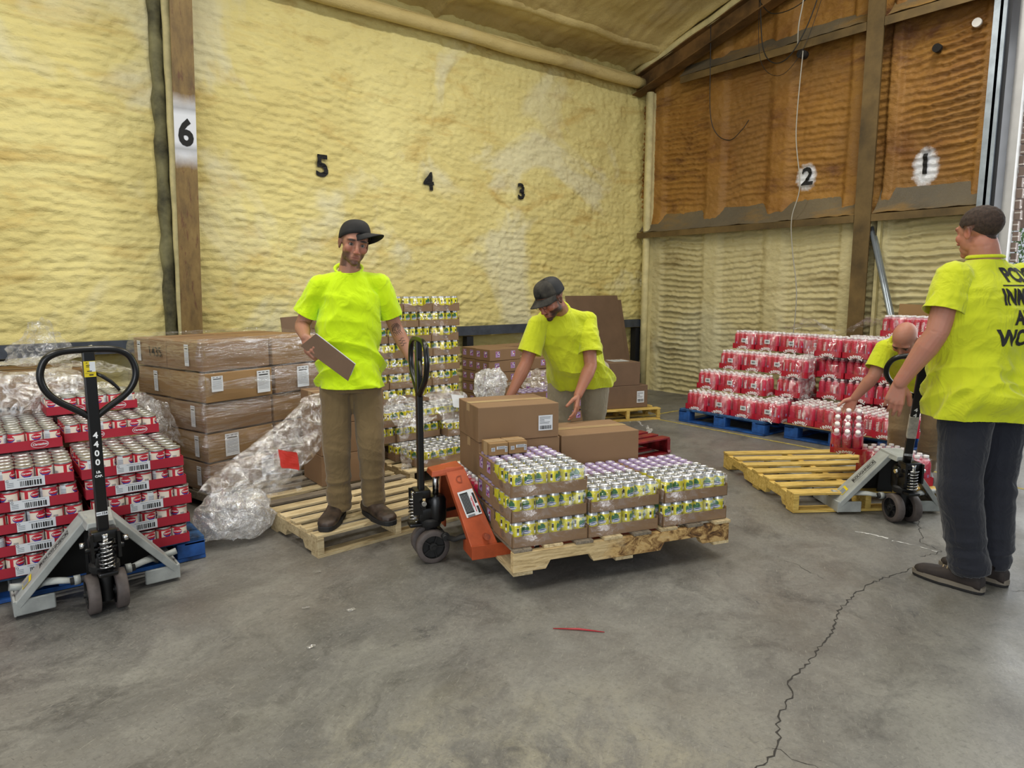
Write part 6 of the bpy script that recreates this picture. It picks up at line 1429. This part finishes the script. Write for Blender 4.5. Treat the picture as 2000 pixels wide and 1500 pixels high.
    if not P.get('nocollar'):
        mb = MB(); Mn = Matrix.Translation(nk + up * .012); e1 = shx; e2 = (chf * .90 - up * P.get('dip', .36)).normalized() if not P.get('backview') else chf
        mb.tube([nk + up * .008 + e1 * .0735 * math.cos(2 * PI * k / 30) + e2 * .068 * math.sin(2 * PI * k / 30) for k in range(30)], .0075, 8, closed=True, flat=1.6); mb.build('collar', P['shirtm'], shirt)
    # ---- trousers
    mb = MB(); tw = P.get('trs', 1.0)
    loft(mb, [(pel - V3((0, 0, .11)), hipx, hipf, .165 * tw, .115 * tw), (pel - V3((0, 0, .03)), hipx, hipf, .172 * tw, .122 * tw), (pel + V3((0, 0, P.get('rise', .07))), hipx, hipf, (.158 if 'rise' not in P else .13) * tw, (.112 if 'rise' not in P else .09) * tw)])
    for s_ in ('l', 'r'):
        Hh, Kk, Aa = J['h' + s_], J['k' + s_], J['a' + s_]; limb(mb, [Hh, blend(Hh, Kk, .4), Kk, blend(Kk, Aa, .4), blend(Kk, Aa, .85), Aa], [.093 * tw, .088 * tw, .073 * tw, .069 * tw, .064 * tw, .063 * tw])
    tr_ = bake(mb, 'trousers', [P['trm']], .006, 4)
    AK = [(np.array(J['k' + s_]), np.array(J['a' + s_])) for s_ in ('l', 'r')]
    def keept(c, N):
        k = np.ones(len(c), bool)
        for a, b in AK:
            ax = b - a; l = np.linalg.norm(ax); ax = ax / l; tt = (c - a) @ ax; rad = np.linalg.norm((c - a) - tt[:, None] * ax, axis=1); k &= ~((tt > l + .012) & (rad < .13))
        return k
    strip_faces(tr_.data, keept); az = [b[2] for a, b in AK]; kz = [a[2] for a, b in AK]
    def ft(c):
        d = .004 * ridge(c, (9, 9, 9), sd_ + 2); a0 = min(az); k0 = sum(kz) / 2; wa_ = np.exp(-((c[:, 2] - a0 - .07) / .13) ** 2); wk = np.exp(-((c[:, 2] - k0) / .14) ** 2); wt = np.exp(-((c[:, 2] - pel.z + .12) / .10) ** 2)
        return d + .024 * wa_ * ridge(c, (2.2, 2.2, 15), sd_ + 4) + .016 * wk * ridge(c + np.stack([c[:, 2] * 0, c[:, 2] * 0, c[:, 0] * .4], 1), (3, 3, 11), sd_ + 6) + .012 * wt * ridge(c, (3, 3, 12), sd_ + 8) + .006 * nz(c, (4, 4, 3), sd_)
    folds(tr_.data, ft); so = tr_.modifiers.new('th', 'SOLIDIFY'); so.thickness = .003; tr_.parent = root
    if P.get('eyes', True): eyes(Hm, root, P.get('look', (0, 0)), big)
    for fn in parts: fn(root, Hm, body, shirt, L)
    for ch_ in root.children:     # world-built meshes hang under the root without moving
        ch_.matrix_parent_inverse = Matrix.Translation(-OR)
    return root
def hair_shell(mask, off=.006, name='hair', mt=None):
    def f(root, Hm, body, shirt, L):
        me = body.data; big = 1.0; bm = bmesh.new(); bm.from_mesh(me); Hi = Hm.inverted(); kill = []
        for fc in bm.faces:
            q = Hi @ fc.calc_center_median()
            if not mask(q): kill.append(fc)
        bmesh.ops.delete(bm, geom=kill, context='FACES'); bm.normal_update()
        for v in bm.verts: q = Hi @ v.co; v.co = v.co + v.normal * (off * (.75 + .5 * noise.noise(v.co * 60)) * min(1, max(.15, (q.z + .03) * 14)))
        me2 = bpy.data.meshes.new(name); bm.to_mesh(me2); bm.free(); me2.materials.append(mt or m_hair)
        for p in me2.polygons: p.use_smooth = True
        o = link(bpy.data.objects.new(name, me2)); o.parent = root
    return f
def decal_on(o_shirt, lines, center, right, up_, outward, mt, root, name='printed_text'):
    from mathutils.bvhtree import BVHTree
    dg = bpy.context.evaluated_depsgraph_get(); dg.update(); bv = BVHTree.FromObject(o_shirt, dg)
    c, r_, u, n = V3(center), V3(right).normalized(), V3(up_).normalized(), V3(outward).normalized(); mb = MB()
    for (s, size, x, y, kw) in lines:
        b = text_bm(s, size, **kw) if s != '_' else flat_poly([(-kw['w'] / 2, 0), (kw['w'] / 2, 0), (kw['w'] / 2, .006), (-kw['w'] / 2, .006)])
        bmesh.ops.triangulate(b, faces=b.faces[:])
        for _ in range(4):
            e = [e_ for e_ in b.edges if e_.calc_length() > .010]
            if not e: break
            bmesh.ops.subdivide_edges(b, edges=e, cuts=1); bmesh.ops.triangulate(b, faces=[f for f in b.faces if len(f.verts) > 3])
        for v in b.verts:
            p = c + r_ * (v.co.x + x) + u * (v.co.y + y); hit = bv.ray_cast(p + n * .5, -n)
            v.co = (hit[0] + n * .0035) if hit[0] else p
        mb.merge(b, I4, smooth=False)
    return mb.build(name, mt, o_shirt)
Z = V3((0, 0, 1))
# ---- standing man with the clipboard
hf = V3((-.24, -1.0, -.10)); 
JA = dict(pel=(1.70, 3.60, .985), hl=(1.625, 3.635, .93), hr=(1.775, 3.565, .93), kl=(1.60, 3.60, .545), kr=(1.768, 3.51, .55), al=(1.622, 3.635, .20), ar=(1.800, 3.56, .215), ch=(1.70, 3.60, 1.285), nk=(1.708, 3.60, 1.552), hd=(1.722, 3.555, 1.692),
          sl=(1.565, 3.665, 1.462), sr=(1.862, 3.535, 1.472), el=(1.483, 3.745, 1.245), wl=(1.428, 3.565, 1.190), er=(1.962, 3.540, 1.225), wr=(1.985, 3.40, 1.045), hem=(1.70, 3.59, .895))
def wear_a(root, Hm, body, shirt, L):
    cap_hat(Hm, root, 42, 18, m_hat, None, 1.0, False, .008)
    shoe(root, (1.665, 3.715, .126), (1.455, 3.475, .126), kind='boot', name='boot', wd=.056); shoe(root, (1.792, 3.65, .126), (1.795, 3.335, .126), kind='boot', name='boot', wd=.056)
    # forearm tattoo, drawn on the skin
    from mathutils.bvhtree import BVHTree
    bv = BVHTree.FromPolygons([v.co.copy() for v in body.data.vertices], [tuple(p.vertices) for p in body.data.polygons])
    mb = MB(); E_, W_ = V3(JA['er']), V3(JA['wr']); ax = (W_ - E_).normalized(); vd = V3((-.45, -.89, 0)); sx_ = ax.cross(vd).normalized()
    def stroke(pts, r_):
        Q = []
        for x, y in pts:
            p = E_ + ax * y + sx_ * x; h_ = bv.ray_cast(p + vd * .3, -vd)
            if h_[0] and (h_[0] - p).length < .09: Q.append(h_[0] - ax * 0 + vd * .0008)
        if len(Q) > 1: mb.tube(Q, r_, 5)
    for rr_, ph in ((.026, 0), (.019, 1), (.012, 2)): stroke([(rr_ * math.cos(a + ph), .0 + rr_ * 1.2 * math.sin(a * 1.0 + ph)) for a in np.linspace(0, 5.6, 24)], .0013)
    for k in range(5): stroke([(-.02 + .01 * k, -.03 + .004 * k), (-.014 + .01 * k, .02), (-.02 + .011 * k, .045)], .001)
    for k in range(3): stroke([(-.016, .075 + .018 * k), (.0, .07 + .018 * k), (.006, .082 + .018 * k), (.018, .078 + .018 * k)], .0016)
    mb.build('tattoo', M_('tattoo_ink', '3b3431', .6), body)
person('man in black cap, safety yellow shirt and khakis on the empty pallet with a clipboard', JA, (-.42, -.9, 0), hf, (.14, -.10, 1),
       dict(origin=(1.70, 3.60, .126), dip=.5, skin='a47660', beard=('30231c', .8, .4), scalp=('3a2a22', .6), shirtm=m_hiviz, trm=m_khaki, seed=3, look=(-9, 2), w=.92, shirt=.97, trs=.98, hemup=(0, 0, 1), arm=.98,
            handl=dict(d=(.10, -.72, -.55), n=(.75, .2, -.45), s=-1, curl=(.8, .85, .9, .9), thumb=.9), handr=dict(d=(.12, -.42, -.85), n=(-.8, -.3, .1), s=-1, curl=(.35, .42, .5, .55), thumb=.4)), [wear_a])
# clipboard in his right hand
cb = thing('clipboard', 'brown clipboard held slanting in the hand of the standing man', 'clipboard', (1.50, 3.42, 1.09))
a_, b_, c_, d_ = V3((1.447, 3.470, 1.215)), V3((1.60, 3.335, 1.055)), V3((1.572, 3.365, .965)), V3((1.385, 3.530, 1.150))
nrm = (b_ - a_).cross(d_ - a_).normalized(); nrm = nrm if nrm.y < 0 else -nrm; loc_ = V3((1.50, 3.42, 1.09)); mb = MB()
mb.hull8([p - loc_ for p in (a_, b_, c_, d_)] + [p - loc_ - nrm * .004 for p in (a_, b_, c_, d_)]); mb.build('board', m_cardd, cb)
mb = MB(); off = nrm * -.005; mb.hull8([p - loc_ + off + (a_ - d_).normalized() * .003 for p in (a_, b_, c_.lerp(b_, .3), d_.lerp(a_, .3))] + [p - loc_ + off * 1.7 + (a_ - d_).normalized() * .003 for p in (a_, b_, c_.lerp(b_, .3), d_.lerp(a_, .3))]); mb.build('paper', m_paper, cb)
# ---- man bending over the load
JB = dict(pel=(3.345, 3.41, .93), hl=(3.225, 3.47, .875), hr=(3.425, 3.35, .875), kl=(3.21, 3.50, .48), kr=(3.45, 3.40, .48), al=(3.24, 3.58, .10), ar=(3.47, 3.47, .10), ch=(3.135, 3.335, 1.125), nk=(3.005, 3.285, 1.325), hd=(2.885, 3.225, 1.385),
          sl=(2.888, 3.35, 1.215), sr=(3.215, 3.235, 1.235), el=(2.797, 3.36, .975), wl=(2.665, 3.36, .775), er=(3.150, 3.13, .955), wr=(2.985, 3.075, .785), hem=(3.36, 3.40, .775))
def wear_b(root, Hm, body, shirt, L):
    cap_hat(Hm, root, 0, 2, m_hat2, m_mesh, 1.02, True, .006)
    shoe(root, (3.28, 3.64, 0.002), (3.14, 3.40, 0.002), kind='boot'); shoe(root, (3.52, 3.52, 0.002), (3.40, 3.27, 0.002), kind='boot')
    mb = MB(); T = lambda x, y, z: Hm @ V3((x, y, z))
    for s in (-1, 1):
        mb.tube([T(s * .031 + .021 * math.cos(a), .103 - .004 * abs(math.cos(a)), .0 + .016 * math.sin(a)) for a in np.linspace(0, 2 * PI, 25)[:-1]], .0013, 6, closed=True)
        mb.tube([T(s * .052, .101, .004), T(s * .074, .085, .006), T(s * .083, .0, .006), T(s * .084, -.02, -.006)], .0018, 6)
    mb.tube([T(-.010, .104, .004), T(0, .107, .007), T(.010, .104, .004)], .0013, 6); mb.build('glasses', M_('dark_glasses_wire', '2a2624', .35, .3), root)
person('bearded man in safety yellow shirt, dark mesh cap and glasses bending over the loaded pallet', JB, (-.6, -.6, -.5), (-.90, -.06, -.50), (-.45, .05, .9),
       dict(origin=(3.35, 3.45, 0), skin='a06c55', beard=('231811', 1.0, .9), scalp=('2d211b', .7), shirtm=m_hiviz2, trm=m_stone, rise=.0, seed=8, w=1.05, shirt=1.17, trs=1.08, belly=.07, hemup=(-.35, -.10, .9), pf=(-.6, -.8, 0), arm=1.02, fold=.8, look=(0, -25),
            handl=dict(d=(-.25, -.1, -.9), n=(-.6, -.7, 0), s=1, curl=(.4, .45, .5, .5)), handr=dict(d=(-.38, -.30, -.86), n=(-.55, .75, .0), s=-1, curl=(.28, .34, .38, .42), thumb=.35)), [wear_b])
# ---- bald man stooping behind the right jack
JC = dict(pel=(5.56, 2.06, .80), hl=(5.50, 2.16, .76), hr=(5.60, 1.97, .76), kl=(5.40, 2.13, .42), kr=(5.50, 1.95, .44), al=(5.56, 2.19, .10), ar=(5.68, 2.02, .10), ch=(5.33, 2.06, .985), nk=(5.17, 2.06, 1.06), hd=(5.06, 2.00, 1.10),
          sl=(5.14, 2.16, 1.02), sr=(5.29, 1.90, 1.00), el=(5.052, 2.188, .83), wl=(5.03, 2.30, .665), er=(5.44, 1.80, .78), wr=(5.42, 1.74, .56), hem=(5.60, 2.06, .68))
def wear_c(root, Hm, body, shirt, L):
    shoe(root, (5.62, 2.24, .002), (5.37, 2.15, .002), kind='boot'); shoe(root, (5.74, 2.06, .002), (5.50, 1.94, .002), kind='boot')
person('bald man in safety yellow shirt and tan trousers stooping to lift a red bottle pack', JC, (-.7, .1, -.7), (-.72, .02, -.80), (-.80, -.1, .62),
       dict(origin=(5.55, 2.08, 0), skin='b37f6b', red=.5, shirtm=m_hiviz2, trm=m_khaki3, rise=.0, seed=15, w=1.0, shirt=1.02, trs=.98, hemup=(-.5, 0, .8), pf=(-1, 0, 0), voxel=.0045, arm=1.05,
            handl=dict(d=(-.15, .35, -.9), n=(-.8, -.3, .2), s=1, curl=(.5, .55, .6, .6), thumb=.6), handr=dict(d=(-.4, .3, -.8), n=(-.5, .3, .5), s=-1)), [wear_c])
# ---- large man seen from behind at the right
JD = dict(pel=(3.80, 1.13, .95), hl=(3.705, 1.165, .90), hr=(3.89, 1.085, .90), kl=(3.665, 1.155, .49), kr=(3.875, 1.075, .49), al=(3.712, 1.095, .105), ar=(3.897, 1.055, .10), ch=(3.775, 1.13, 1.32), nk=(3.775, 1.17, 1.59), hd=(3.762, 1.20, 1.712),
          sl=(3.605, 1.235, 1.495), sr=(3.955, 1.075, 1.49), el=(3.515, 1.255, 1.245), wl=(3.485, 1.385, 1.005), er=(4.07, 1.14, 1.22), wr=(4.10, 1.40, 1.10), hem=(3.80, 1.13, .835))
hz = lambda q: q.z > (.022 + .8 * max(0, q.y - .030) - .9 * max(0, min(.08, -q.y - .01))) and abs(q.z) < .2 and q.y < .085 and not (abs(q.x) > .068 and q.z < .03 and q.y > -.04)
def wear_d(root, Hm, body, shirt, L):
    shoe(root, (3.702, 1.03, .002), (3.722, 1.335, .002), kind='shoe', wd=.052); shoe(root, (3.885, .985, .002), (3.93, 1.285, .002), kind='shoe', wd=.052)
    bk = V3((-.30, -.95, 0)).normalized(); rt = V3((.95, -.30, 0)).normalized()
    decal_on(shirt, [('PCDC', .088, .03, .110, dict(offset=.0035, squeeze=.9)), ('_', 1, 0, .062, dict(w=.22)), ('INMATE', .100, -.005, .010, dict(offset=.0035, squeeze=.68)), ('AT', .088, -.035, -.082, dict(offset=.0035, squeeze=.85)), ('WORK', .100, -.03, -.172, dict(offset=.0035, squeeze=.85))],
             V3((3.785, 1.06, 1.40)), rt, Z, bk, m_ink, root)
person('large man with cropped hair seen from behind, lettered safety yellow shirt and dark trousers', JD, (.28, .96, 0), (.42, .90, -.06), (0, 0, 1),
       dict(origin=(3.80, 1.13, 0), skin='b07a66', red=.6, shirtm=m_hiviz2, trm=m_navy, seed=23, w=1.15, shirt=1.30, trs=1.25, belly=.05, hemup=(0, 0, 1), backview=True, arm=1.22, sleeve=.62, hs=1.08, fold=1.1, neck=1.15, scalp=('3a2c24', .85),
            handl=dict(d=(-.05, .18, -.95), n=(.85, .35, .1), s=1, curl=(.35, .42, .48, .52), thumb=.5), handr=dict(d=(.1, .6, -.5), n=(0, -.5, -.8), s=1, curl=(.9, .9, .9, .9))), [hair_shell(hz, .0045), wear_d])
